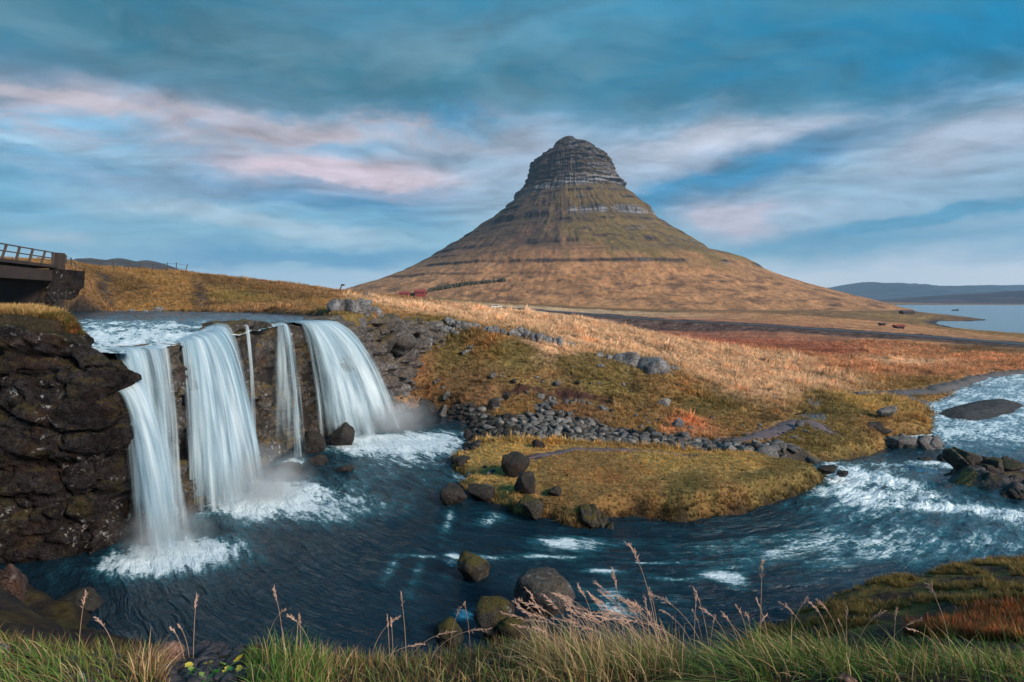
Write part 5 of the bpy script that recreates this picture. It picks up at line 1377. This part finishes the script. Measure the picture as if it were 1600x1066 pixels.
# ------------------------------------------------------------------ far buildings, trees, car, skerry
def house(u, v, wpx, y, hwall, hroof, depth, label, wallm, roofm, win=4, rz=0.0, name='farmhouse', base=None):
    x = (u - 800) / FPX * y; z = hz(x, y) if base is None else base
    w = wpx / FPX * y
    root = empty(name, (x, y, z), label, 'house', rz=rz)
    g = Geo(); g.box((0, 0, hwall / 2 - .8), (w, depth, hwall + 1.6)); g.build('wall', wallm, root)
    g = Geo(); e = .5
    g.add([(-w / 2 - e, -depth / 2 - e, hwall - .1), (w / 2 + e, -depth / 2 - e, hwall - .1), (w / 2 + e, 0, hwall + hroof), (-w / 2 - e, 0, hwall + hroof), (-w / 2 - e, depth / 2 + e, hwall - .1), (w / 2 + e, depth / 2 + e, hwall - .1)],
          [[0, 1, 2, 3], [3, 2, 5, 4], [0, 4, 5, 1]], [[0, 3, 4], [1, 5, 2]])
    g.build('roof', roofm, root)
    wm = simple('window_dark', (.03, .035, .04), .2, .1)
    for i in range(win):
        g = Geo(); g.box(((i + .5) / win * w - w / 2, -depth / 2 - .03, hwall * .55), (w / win * .45, .12, hwall * .4)); g.build('window', wm, root)
    return root
redw = simple('red_cladding', (.22, .030, .026), .7, .2); redr = simple('red_roof_sheet', (.26, .035, .030), .55, .15); drk = simple('dark_boards', (.045, .026, .024), .8, .3); brn = simple('brown_roof', (.075, .045, .042), .7, .2)
ym = 430.0
def hill_z(u, v, y): return CAMZ - (v - HOR) * y / FPX
house(632, 461, 14, ym, 2.2, 1.6, 7, 'red farm building at the mountain foot, left and lower of the two', redw, redr, base=hill_z(632, 463, ym))
house(657, 459, 15, ym + 15, 2.6, 1.9, 7, 'red farm building at the mountain foot, right and higher of the two', redw, redr, base=hill_z(657, 461, ym + 15))
house(1417, 488, 18, 690, 3.0, 2.2, 9, 'lone dark brown farmhouse on the flat shore land by the sea', drk, brn, 5)
house(1404, 516, 11, 190, .8, .5, 2.2, 'tiny dark red shed in the field beyond the road', drk, redw, 1, name='shed')
house(1378, 511, 5, 215, .7, .5, 2.0, 'tiny dark hut in the field beyond the road, left of the red shed', drk, drk, 1, name='shed')
def car():
    x, y, z = A(776, 481, 224); z = hz(x, y) + .1
    root = empty('parked_car', (x, y, z), 'white vehicle parked at the roadside below the mountain', 'car')
    white = simple('white_paint', (.75, .75, .74), .3, .05); rub = simple('rubber', (.02, .02, .02), .8)
    g = Geo(); g.box((0, 0, .62), (4.3, 1.75, .62)); g.box((-.2, 0, 1.15), (2.5, 1.55, .55)); g.build('body', white, root)
    gl = simple('car_glass', (.03, .04, .05), .1, .1); g = Geo(); g.box((-.2, -.79, 1.15), (2.2, .04, .36)); g.build('window', gl, root)
    for sx in (-1.35, 1.35):
        for sy in (-.8, .8):
            th = np.linspace(0, 2 * math.pi, 13)[:-1]
            v = [(sx + .33 * math.cos(t), sy + o, .33 + .33 * math.sin(t)) for o in (-.1, .1) for t in th]
            g = Geo(); g.add(v, [[i, (i + 1) % 12, 12 + (i + 1) % 12, 12 + i] for i in range(12)], [[0, i, i + 1] for i in range(1, 11)] + [[12, 13 + i, 12 + i] for i in range(1, 11)]); g.build('wheel', rub, root)
car()
def build_trees():
    r = np.random.RandomState(3); m = simple('dark_conifers', (.040, .040, .026), .9, .5, .4)
    def belt(pts, n, hs, name):
        g = Geo(); pts = np.array(pts, float)
        for i in range(n):
            t = r.rand() * (len(pts) - 1); k = int(t); p = pts[k] + (pts[min(k + 1, len(pts) - 1)] - pts[k]) * (t - k)
            x, y, z = A(p[0] + r.normal() * 1.0, p[1] + r.normal() * .35, p[2] + r.normal() * 3)
            h = hs * r.uniform(.6, 1.3); v, f = rock_geo(r.randint(40), (h * .8, h * .8, h * 1.5), sub=1, rough=.2)
            g.add(v + [x, y, z + h * .3], t=f)
        o = g.build(name, m, smooth=False); o['kind'] = 'stuff'
    belt([(606, 466, 445), (625, 463.5, 447), (645, 462, 452), (668, 458, 455)], 90, 2.0, 'shelter_belt_trees')
    belt([(670, 455, 560), (700, 449.5, 590), (735, 444, 620), (790, 439, 640)], 260, 2.6, 'plantation_trees')
build_trees()
x, y = at_z(1492, 485.5, SEA_Z); tag(link('skerry', rock_mesh('skerry', 5, (13, 8, 7), M['boulder'], sub=3), None, loc=(x, y, SEA_Z)), 'low dark skerry standing in the sea before the far hills', 'rock')

# ------------------------------------------------------------------ grass
def mat_grass(name, instancer):
    m, b = new_mat(name)
    c = b.attr('gcol', 'Color', 'INSTANCER' if instancer else 'GEOMETRY')
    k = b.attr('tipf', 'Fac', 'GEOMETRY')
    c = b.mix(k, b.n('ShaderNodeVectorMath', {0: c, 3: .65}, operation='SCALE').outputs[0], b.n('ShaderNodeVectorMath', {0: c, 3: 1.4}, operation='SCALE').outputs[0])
    bs = b.n('ShaderNodeBsdfPrincipled', {'Base Color': c, 'Roughness': .6, 'Specular IOR Level': .2})
    tl = b.n('ShaderNodeBsdfTranslucent', {'Color': c})
    finish(b, b.n('ShaderNodeMixShader', {0: .3, 1: bs.outputs[0], 2: tl.outputs[0]})); return m
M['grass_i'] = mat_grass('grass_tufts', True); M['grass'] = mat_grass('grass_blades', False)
def blades(base, h, lean, w, seg=4, curl=.6, rs=None):
    """arching tapered blades; base (n,3), h length, lean (n,2) horizontal travel of the tip, w width"""
    n = len(base); t = np.linspace(0, 1, seg + 1)
    hd = lean / (np.linalg.norm(lean, axis=1)[:, None] + 1e-9)
    side = np.stack([-hd[:, 1], hd[:, 0]], 1)
    ang = rs.uniform(-1.2, 1.2, n) if rs is not None else np.zeros(n)
    sx = side[:, 0] * np.cos(ang) - side[:, 1] * np.sin(ang); sy = side[:, 0] * np.sin(ang) + side[:, 1] * np.cos(ang)
    px = base[:, 0, None] + lean[:, 0, None] * t[None] ** 1.8; py = base[:, 1, None] + lean[:, 1, None] * t[None] ** 1.8
    L = np.linalg.norm(lean, axis=1)
    rise = np.sqrt(np.maximum(h * h - (.85 * L) ** 2, .02 * h * h))
    pz = base[:, 2, None] + rise[:, None] * (t[None] * (1 + curl * .5) - curl * .5 * (L / h)[:, None].clip(0, 1.2) * t[None] ** 2.5 - curl * .25 * t[None] ** 2)
    ww = w[:, None] * (1 - t[None] ** 1.6 * .95) * .5
    a = np.stack([px - sx[:, None] * ww, py - sy[:, None] * ww, pz], 2); c = np.stack([px + sx[:, None] * ww, py + sy[:, None] * ww, pz], 2)
    V = np.stack([a, c], 2).reshape(-1, 3)
    i = np.arange(n)[:, None] * (2 * (seg + 1)) + np.arange(seg)[None] * 2
    F = np.stack([i, i + 1, i + 3, i + 2], 2).reshape(-1, 4)
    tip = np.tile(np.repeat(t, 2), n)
    return V, F, tip
def clump_proto(name, seed, n, spread, lean, w, loc):
    r = np.random.RandomState(seed)
    a = r.uniform(0, 6.28, n); rr = np.sqrt(r.rand(n)) * spread
    base = np.stack([rr * np.cos(a), rr * np.sin(a), np.full(n, -.12)], 1)
    la = a + r.normal(size=n) * .7
    h = r.uniform(.6, 1.15, n); l = r.uniform(.2, 1, n) * lean
    V, F, tip = blades(base, h, np.stack([l * np.cos(la), l * np.sin(la)], 1), np.full(n, w), 2, .5, r)
    me = mesh_np(name, V, F); set_attr(me, 'tipf', tip); set_attr(me, 'gcol', np.tile((.2, .12, .04), (len(V), 1)))
    o = link(name, me, M['grass_i'], loc=loc, kind='stuff'); o.scale = (.15,) * 3
    return o
def gn_scatter(name, pts, scale, rot, colr, proto):
    me = bpy.data.meshes.new(name); me.vertices.add(len(pts)); me.vertices.foreach_set('co', np.ascontiguousarray(pts, np.float32).ravel())
    set_attr(me, 'gcol', colr)
    a = me.attributes.new('gscale', 'FLOAT_VECTOR', 'POINT'); a.data.foreach_set('vector', np.ascontiguousarray(scale, np.float32).ravel())
    a = me.attributes.new('grot', 'FLOAT_VECTOR', 'POINT'); a.data.foreach_set('vector', np.ascontiguousarray(rot, np.float32).ravel())
    o = link(name, me, M['grass_i'], kind='stuff')
    ng = bpy.data.node_groups.new(name + '_scatter', 'GeometryNodeTree')
    ng.interface.new_socket('Geometry', in_out='INPUT', socket_type='NodeSocketGeometry'); ng.interface.new_socket('Geometry', in_out='OUTPUT', socket_type='NodeSocketGeometry')
    N = ng.nodes.new
    gi, go = N('NodeGroupInput'), N('NodeGroupOutput')
    oi = N('GeometryNodeObjectInfo'); oi.inputs['Object'].default_value = proto; oi.inputs['As Instance'].default_value = True
    ip = N('GeometryNodeInstanceOnPoints')
    s = N('GeometryNodeInputNamedAttribute'); s.data_type = 'FLOAT_VECTOR'; s.inputs[0].default_value = 'gscale'
    rt = N('GeometryNodeInputNamedAttribute'); rt.data_type = 'FLOAT_VECTOR'; rt.inputs[0].default_value = 'grot'
    e = N('FunctionNodeEulerToRotation')
    ln = ng.links.new
    ln(gi.outputs[0], ip.inputs['Points']); ln(oi.outputs['Geometry'], ip.inputs['Instance']); ln(s.outputs[0], ip.inputs['Scale']); ln(rt.outputs[0], e.inputs[0]); ln(e.outputs[0], ip.inputs['Rotation'])
    ln(ip.outputs[0], go.inputs[0])
    md = o.modifiers.new('scatter', 'NODES'); md.node_group = ng
    return o
def build_turf():
    r = np.random.RandomState(11)
    pr = [clump_proto('grass_tuft', 31, 16, .35, .5, .11, (2.2, 22.0, hz(2.2, 22.0))), clump_proto('grass_tuft', 32, 14, .45, .9, .10, (6.0, 21.5, hz(6.0, 21.5))), clump_proto('grass_tuft', 33, 20, .5, .6, .09, (9.5, 22.5, hz(9.5, 22.5)))]
    n = 270000
    t = r.uniform(-1.15, 1.15, n); y = np.exp(r.uniform(math.log(15.5), math.log(125), n)); x = t * y
    z = height(x, y); c = ground_col(x, y, z)
    lum = c @ np.array((.3, .6, .1))
    ok = (lum > .052) & (riv_sd(x, y) > .02) & (up_sd(x, y) > .5) & (rock_channel(x, y) < .35)
    for k, (lnp, hw) in PATHS.items():
        d, _, _ = line_near(lnp, x, y); ok &= d > hw * 1.35
    d, _, _ = line_near(ROAD[:, :2], x, y, 20); ok &= d > 19
    sdp = poly_sd(PLATEAU, x, y); ok &= ~((np.abs(sdp) < .35) & (y < 36))
    ok &= (pn(x / 1.7, y / 1.7, 3.0) + .6 * r.rand(n)) > -.22
    x, y, z, c = x[ok], y[ok], z[ok], c[ok]; n = len(x)
    isl = poly_sd(np.array(ISLE), x, y)
    turf = (isl < 0)
    tall = 1 + 1.1 * ss(fbm(x / 4, y / 4, 3.0, 3), .0, .4)
    s = np.where(turf, .065 + .08 * ss(isl, -.8, -.05), .10 * tall) * r.uniform(.7, 1.35, n) * np.clip(y / 30, .75, 1.5)
    s = s * np.exp(r.normal(size=n) * .28) * np.where(turf & (isl > -.35), 1.45, 1.0)
    strawy = ss(c[:, 0], .22, .4); s = s * (1 + .5 * strawy)
    c = 1.5 * c * r.uniform(.6, 1.45, n)[:, None] * np.where(r.rand(n)[:, None] < .12, np.array((1.5, 1.35, 1.2)), 1.0)
    # the wind lays the straw over toward the right
    rot = np.stack([r.normal(size=n) * .15, .25 + r.normal(size=n) * .2 + .35 * strawy, r.uniform(0, 6.28, n)], 1)
    rot[:, 2] = np.where(strawy > .4, r.normal(size=n) * .5, rot[:, 2])
    sc = np.stack([s * r.uniform(.9, 1.5, n), s * r.uniform(.9, 1.5, n), s], 1)
    kind = r.randint(0, 3, n)
    for k in range(3):
        i = kind == k
        gn_scatter('grass', np.stack([x, y, z], 1)[i], sc[i], rot[i], c[i], pr[k])
    # moss, heath and grass on the near shore, the left cliff top
    P = []; C = []; Sx = []
    def patch(x0, x1, y0, y1, n, cols, s0, cond=None):
        xx = r.uniform(x0, x1, n); yy = r.uniform(y0, y1, n)
        if cond is not None:
            k = cond(xx, yy); xx, yy = xx[k], yy[k]
        k = riv_sd(xx, yy) > 0.03; xx, yy = xx[k], yy[k]
        zz = height(xx, yy)
        if y1 < 20 and x0 < -12:
            dr_ = np.hypot(xx[:, None] - RP[None, :, 0], yy[:, None] - RP[None, :, 1]); j_ = dr_.argmin(1)
            zz = np.where(dr_.min(1) < 1.7, np.maximum(zz, RP[j_, 2] + .02), zz)
        P.append(np.stack([xx, yy, zz], 1))
        cc = np.array(cols)[r.randint(0, len(cols), len(xx))] * r.uniform(.6, 1.4, len(xx))[:, None]; C.append(cc); Sx.append(s0 * r.uniform(.6, 1.4, len(xx)))
    mo = lambda a, b: fbm(a / 1.6, b / 1.6, 6.0, 3) > .05
    patch(5.5, 19, 10.5, 17, 14000, [(.16, .125, .035), (.24, .17, .055), (.18, .11, .04)], .11, mo)
    patch(5.5, 19, 13.0, 17, 3500, [(.14, .115, .03), (.22, .155, .05)], .08, lambda a, b: riv_sd(a, b) < .7)
    patch(6.8, 18, 7.0, 11.2, 14000, [(.28, .065, .022), (.34, .11, .03), (.14, .065, .03), (.22, .14, .045)], .13, lambda a, b: (b < 8.4 + .18 * a + fbm(a, b, 1.0, 2)) & (b > 6.6 + .08 * a))
    patch(-20, -12, 15.3, 19.5, 16000, [(.07, .07, .014), (.10, .085, .022), (.13, .10, .03), (.20, .11, .045)], .15, lambda a, b: (poly_sd(PLATEAU, a, b) < -.1) & (up_sd(a, b) > .25))
    patch(-14.6, -12.3, 16.2, 18.2, 3500, [(.26, .08, .03), (.20, .07, .03), (.12, .05, .025)], .17, lambda a, b: (poly_sd(PLATEAU, a, b) < .02) & (up_sd(a, b) > .1))
    patch(-17.0, -15.2, 17.2, 18.4, 1000, [(.42, .28, .11), (.36, .22, .09)], .20)
    patch(-11, -9.5, 8.6, 10.5, 1500, [(.16, .045, .03), (.10, .05, .025), (.06, .05, .015)], .14)
    P, C, Sx = np.concatenate(P), np.concatenate(C), np.concatenate(Sx); n = len(P)
    gn_scatter('heath_and_moss', P, np.stack([Sx * 1.3, Sx * 1.3, Sx], 1), np.stack([r.normal(size=n) * .2, r.normal(size=n) * .2, r.uniform(0, 6.28, n)], 1), C, pr[2])
build_turf()

# ------------------------------------------------------------------ the bank at the photographer's feet
fr = np.random.RandomState(23)
GREEN = [(.085, .185, .034), (.13, .23, .045), (.06, .125, .028), (.20, .25, .055)]; DRY = [(.46, .33, .17), (.56, .41, .23), (.36, .22, .11), (.26, .16, .07)]; OLV = [(.13, .11, .035), (.17, .13, .045), (.10, .09, .03)]; RED = [(.17, .085, .04), (.14, .06, .03)]
def near_pt(u, y): x = (u - 800) / FPX * y; return x, y
def tuft(u0, u1, y0, y1, n, hgt, lean, cols, wgt, label, name='grass_tuft', width=.0055, kind=None, jit=.35, shape=0.0):
    wgt = np.array(wgt, float); wgt /= wgt.sum()
    y = fr.uniform(y0, y1, n); u = fr.uniform(u0, u1, n); x = (u - 800) / FPX * y
    f = 1.0
    if shape:
        q = (u - (u0 + u1) / 2) / ((u1 - u0) / 2); f = np.clip(1 - shape * q * q, .25, 1)
    z = height(x, y) - .02
    h = hgt * fr.uniform(.45, 1.15, n) * f
    la = np.stack([np.full(n, lean[0]), np.full(n, lean[1])], 1) * h[:, None] + fr.normal(size=(n, 2)) * jit * h[:, None]
    if shape: la[:, 0] += q * .35 * h
    V, F, tip = blades(np.stack([x, y, z], 1), h, la, width * fr.uniform(.6, 1.3, n), 5, .55, fr)
    cc = np.array(cols)[fr.choice(len(cols), n, p=wgt)] * fr.uniform(.7, 1.35, n)[:, None]
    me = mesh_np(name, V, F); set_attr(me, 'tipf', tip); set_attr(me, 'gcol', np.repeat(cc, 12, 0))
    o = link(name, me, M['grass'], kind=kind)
    if label:
        tag(o, label, 'grass clump'); o['kind'] = 'thing'
    return o
G_, D_ = GREEN, DRY
tuft(-60, 250, 2.15, 3.1, 2600, .18, (-.45, -.4), G_ + D_ + OLV, [4, 5, 3, 3, 1.5, 1.5, 1, 1, 2, 2, 2], 'big green grass clump in the lower left corner, blades hanging down', shape=.4)
tuft(385, 520, 2.2, 2.9, 1300, .22, (.1, -.2), G_ + D_, [4, 5, 3, 3, 1, 1, 1, 1], 'upright green grass clump right of the slate chips', shape=.6)
tuft(900, 1100, 2.5, 3.4, 1300, .17, (-.2, -.25), G_ + D_, [4, 4, 3, 2, 2, 2, 2, 1], 'green grass clump among the straw at bottom centre right', shape=.4)
tuft(1090, 1330, 2.3, 3.5, 2600, .24, (-.85, -.3), G_ + D_ + OLV, [4, 5, 4, 4, 2, 2, 2, 1, 2, 2, 2], 'long combed green grass clump sweeping left at the lower right', shape=.3, jit=.4)
tuft(1300, 1660, 2.2, 3.6, 3000, .21, (-.75, -.4), G_ + D_ + OLV, [4, 4, 5, 3, 1, 2, 1, 1, 2, 2, 2], 'dense green grass clump in the lower right corner', jit=.45)
tuft(200, 262, 2.55, 2.9, 420, .20, (.25, -.1), D_ + RED, [3, 3, 3, 2, 1, 1], 'small dry golden grass clump left of the brown stone', shape=.5)
tuft(830, 1070, 2.4, 3.7, 2400, .24, (-.45, -.15), D_ + OLV + G_, [4, 4, 3, 2, 1, 1, 1, 1, 1, .5, .5], 'pale straw grass clump leaning left at bottom centre right', width=.004, jit=.4)
tuft(470, 940, 2.2, 3.8, 6500, .11, (-.1, -.15), D_ + OLV + G_ + RED, [1.5, 1.5, 2, 3, 3, 3, 3, 1.5, 1.5, 1, 1, 2, 2], None, 'short_grass', kind='stuff', jit=.6, width=.0045)
tuft(900, 1660, 2.5, 5.2, 5500, .12, (-.25, -.15), D_ + OLV + G_ + RED, [1.5, 1.5, 2, 3, 3, 3, 3, 1.5, 1.5, 1, 1, 1, 1], None, 'short_grass', kind='stuff', jit=.6, width=.005)
tuft(-60, 250, 2.6, 4.2, 2200, .12, (0, -.15), D_ + OLV + G_ + RED, [1, 1, 1, 3, 3, 3, 3, 1.5, 1.5, 1, 1, 2, 2], None, 'short_grass', kind='stuff', jit=.6, width=.0045)
# flowering stems: arching stalks with feathery seed heads
M['stem'] = simple('dry_stalk', (.40, .27, .19), .7, .25, 20.0, bump=.0)
M['seed'] = simple('seed_head', (.50, .32, .25), .8, .25, 30.0, bump=.0)
_stem_n = [0]
def stem(u, y, hgt, lean, label, group):
    hgt *= 1.25
    x = (u - 800) / FPX * y; z = hz(x, y) - .02
    t = np.linspace(0, 1, 10)
    lx, ly = lean[0] * hgt, lean[1] * hgt
    rise = math.sqrt(max(hgt * hgt - .8 * (lx * lx + ly * ly), .1 * hgt * hgt))
    P = np.stack([lx * t ** 1.7, ly * t ** 1.7, rise * (1.12 * t - .12 * t ** 3 * (1 + 2.5 * abs(lean[0])))], 1)
    lw = 'upright' if abs(lean[0]) < .15 else ('bending left' if lean[0] < 0 else 'bending right')
    hw = 'short' if hgt < .36 else ('tall' if hgt > .48 else 'middling')
    part_ = 'left edge' if u < 965 else ('left part' if u < 1000 else ('middle' if u < 1045 else ('right part' if u < 1080 else 'right edge')))
    label = label.replace('in the dense sheaf', f'at the {part_} of the dense sheaf')
    if group: label = label.replace('pale', f'{hw} {lw} pale', 1).replace('reddish', f'{hw} {lw} reddish', 1)
    o = empty('flowering_grass', (x, y, z), label, 'grass plant', group)
    o['kind'] = 'thing'
    g = Geo(); g.tube(P, np.linspace(.0019, .0010, 10), 4); g.build('stalk', M['stem'], o, True)
    g = Geo()
    k0 = .72 + fr.rand() * .08
    for q in np.linspace(k0, 1.0, 22):
        p = np.array([np.interp(q, t, P[:, i]) for i in range(3)]); p1 = np.array([np.interp(min(q + .06, 1.0), t, P[:, i]) for i in range(3)])
        d = p1 - p; d = d / (np.linalg.norm(d) + 1e-9) if np.linalg.norm(d) > 1e-6 else np.array([lean[0], lean[1], .5])
        s = .017 * hgt / .35 * (1.15 - abs(q - k0 - .08) * 3).clip(.35, 1.2)
        off = fr.normal(size=3) * .35
        e = p + (d + off) * s
        g.tube([p, (p + e) / 2, e], [.0007, .0020, .0004], 4)
    g.build('seed_head', M['seed'], o, True)
GS = 'dry flowering grass stems rising from the near bank'
def stems(n, u0, u1, y0, y1, h0, h1, lx, ly, label, jx=.2):
    for _ in range(n): stem(fr.uniform(u0, u1), fr.uniform(y0, y1), fr.uniform(h0, h1), (lx + fr.normal() * jx, ly + fr.normal() * .1), label, GS)
stems(40, 930, 1110, 2.7, 3.5, .28, .50, -.50, .05, 'pale pinkish grass stem in the dense sheaf', .18)
stems(14, 860, 950, 2.6, 3.2, .26, .42, -.5, .05, 'pale grass stem before the big grey shore boulder')
stems(9, 575, 740, 2.7, 3.3, .22, .36, .2, .0, 'pale grass stem at bottom centre, left of the mossy shore boulder', .35)
stems(12, 1080, 1250, 2.8, 3.6, .22, .36, -.1, .05, 'pale grass stem above the combed green clump at lower right', .3)
stems(10, 1260, 1560, 2.8, 4.2, .26, .46, -.3, .0, 'pale grass stem over the lower right green clump', .35)
stems(4, 390, 500, 2.6, 3.1, .22, .34, .1, .0, 'pale grass stem above the upright green clump right of the slate chips', .4)
stems(3, 270, 350, 2.8, 3.2, .18, .30, -.1, .0, 'reddish grass stem behind the small leafy plant', .3)
stem(122, 2.9, .34, (.10, .0), 'tall single pale grass stem over the lower left green clump', None)
stem(185, 2.9, .28, (-.35, .0), 'bent grass stem over the right half of the lower left green clump', None)
stem(1188, 3.0, .44, (.02, .0), 'tall straight grass stem standing alone at the lower right, against the river', None)
stem(1030, 2.9, .58, (-.22, .0), 'tallest grass stem of all, at bottom centre right', None)
# slate chips, stones and the leafy plant
def near_stone(u, v, wpx, hpx, mat_, seed, label, name='stone', cat='stone', group=None, sub=3, flat=1.0, me=None, rz=0.0, **k):
    # meet the ground along the sight line
    ys = np.linspace(1.6, 4.5, 400); xs = (u - 800) / FPX * ys; zz = height(xs, ys); vv = HOR + (CAMZ - zz) * FPX / ys
    i = int(np.argmin(np.abs(vv - v))); x, y, z = xs[i], ys[i], zz[i]
    w, h = wpx / FPX * y, hpx / FPX * y
    if me is None:
        me = rock_mesh(name, seed, (w, w * .8, h), mat_, sub=sub, **k); o = link(name, me, None, loc=(x, y, z + h * .3))
    else:
        o = link(name, me, None, loc=(x, y, z + h * .15)); o.scale = (w, w, w)
    o.rotation_euler = (0, 0, rz)
    return tag(o, label, cat, group)
M['brownstone'] = mat_rock('brown_stone', (.20, .105, .075), (.34, .21, .165), 0, .0, scale=8.0, rough=.9)
M['slate'] = mat_rock('slate', (.045, .040, .047), (.15, .135, .15), 0, .0, scale=9.0, rough=.6)
near_stone(260, 1040, 46, 44, M['brownstone'], 401, 'pinkish brown squarish stone beside the slate chips at lower left', hmin=.75, round_=.05, sub=4, rz=.2)
near_stone(398, 1040, 18, 13, M['pale'], 402, 'small white stone right of the leafy plant at lower left', hmin=.6)
near_stone(545, 1058, 36, 20, M['slate'], 403, 'dark slab among grass right of the upright green clump', hmin=.6)
near_stone(1325, 1068, 30, 16, M['brownstone'], 404, 'brown stone at the bottom edge in the lower right grass')
near_stone(118, 1066, 40, 12, M['pale'], 405, 'pale flat stone at the bottom edge in the lower left corner')
near_stone(5, 1022, 22, 22, M['pale'], 406, 'light grey stone at the left edge of the lower left grass clump')
chips = [rock_mesh('slate_chip', 420 + k, (1, fr.uniform(.55, .9), fr.uniform(.18, .34)), M['slate'], sub=2, nplanes=10, hmin=.4, round_=0.0, rough=.03) for k in range(10)]
for k in range(270):
    u = fr.uniform(95, 470); v = fr.uniform(1012 + abs(u - 290) * .09, 1078)
    wpx = fr.uniform(12, 34) * (1 if fr.rand() < .85 else 1.5)
    sz = 'tiny' if wpx < 18 else ('small' if wpx < 26 else ('broad' if wpx < 34 else 'largest'))
    wh = 'under the drooping corner grass' if u < 190 else ('left of the brown stone' if u < 235 else ('in front of the brown stone' if u < 285 and v > 1045 else ('behind the brown stone' if u < 285 else ('below the leafy plant' if u < 370 and v > 1040 else ('around the leafy plant' if u < 370 else ('beside the white stone' if u < 420 else 'at the foot of the upright green clump'))))))
    fm_ = ['wedge-like', 'flat', 'narrow', 'blocky', 'rounded', 'thin', 'angular', 'slab-like', 'pointed', 'squat'][k % 10]
    o = near_stone(u, v, wpx, 8, None, 0, f'{sz} {fm_} dark slate chip {wh}', 'slate_chip', 'stone chip', 'slate chips on the bare patch', me=chips[k % 10])
    o.rotation_euler = (fr.normal() * .22, fr.normal() * .22, fr.uniform(0, 6.28))
def leafy():
    x, y = near_pt(335, 2.62); z = hz(x, y)
    o = empty('leafy_plant', (x, y, z), 'small low plant with green and yellow lobed leaves beside the brown stone', 'plant')
    cols = [simple('leaf_green', (.05, .20, .05), .5, .2, 20), simple('leaf_yellow', (.42, .36, .05), .5, .25, 20), simple('leaf_pale', (.16, .24, .05), .5, .2, 20)]
    sp = [(-50, 10, 0, 1), (-40, 3, 1, 2), (-30, -8, 0, 0), (-22, 14, 0, 1), (-15, -2, 0, 2), (-8, -34, 0, 0), (8, -6, 0, 0), (18, -26, 0, 0), (20, 4, 0, 0), (32, 8, 0, 1), (30, -14, 0, 1), (42, -4, 0, 1), (2, 14, 0, 2), (-2, -20, 0, 2), (14, -38, 0, 0), (24, 18, 0, 1)]
    for i, (du, dv, _, ci) in enumerate(sp):
        r0 = fr.uniform(.015, .027); th = np.linspace(0, 2 * math.pi, 29)[:-1]
        rad = r0 * (.74 + .26 * np.abs(np.cos(th * 3.5))) * np.where(np.abs(th - math.pi * 1.5) < .25, .35, 1)
        v = np.stack([rad * np.cos(th), rad * np.sin(th), .25 * rad * np.abs(np.sin(th * 3.5)) + .3 * rad], 1)
        v = np.vstack([v, [[0, 0, 0]]])
        px, py = du / FPX * y, dv / FPX * y * 1.6
        l = link('leaf', mesh_np('leaf', v, np.array([[k, (k + 1) % 28, 28] for k in range(28)])), cols[ci], o, (px, py, hz(x + px, y + py) - z + fr.uniform(.02, .06)))
        l.rotation_euler = (.45 + fr.normal() * .3, fr.normal() * .3, fr.uniform(0, 6.28))
        g = Geo(); g.tube([(0, 0, 0), (px * .6, py * .6, .02), tuple(l.location)], .0012, 4); g.build('leaf_stalk', cols[0], o)
leafy()

# ------------------------------------------------------------------ air
def build_haze():
    g = Geo(); g.box((1000, 4300, 250), (11000, 10000, 560))
    m, b = new_mat('haze')
    v = b.n('ShaderNodeVolumePrincipled', {'Color': (.44, .71, 1.0, 1), 'Density': HAZE, 'Anisotropy': .0})
    b.n('ShaderNodeOutputMaterial', {'Volume': v.outputs[0]})
    o = g.build('haze', m); o['kind'] = 'stuff'
HAZE = 6.5e-5
build_haze()
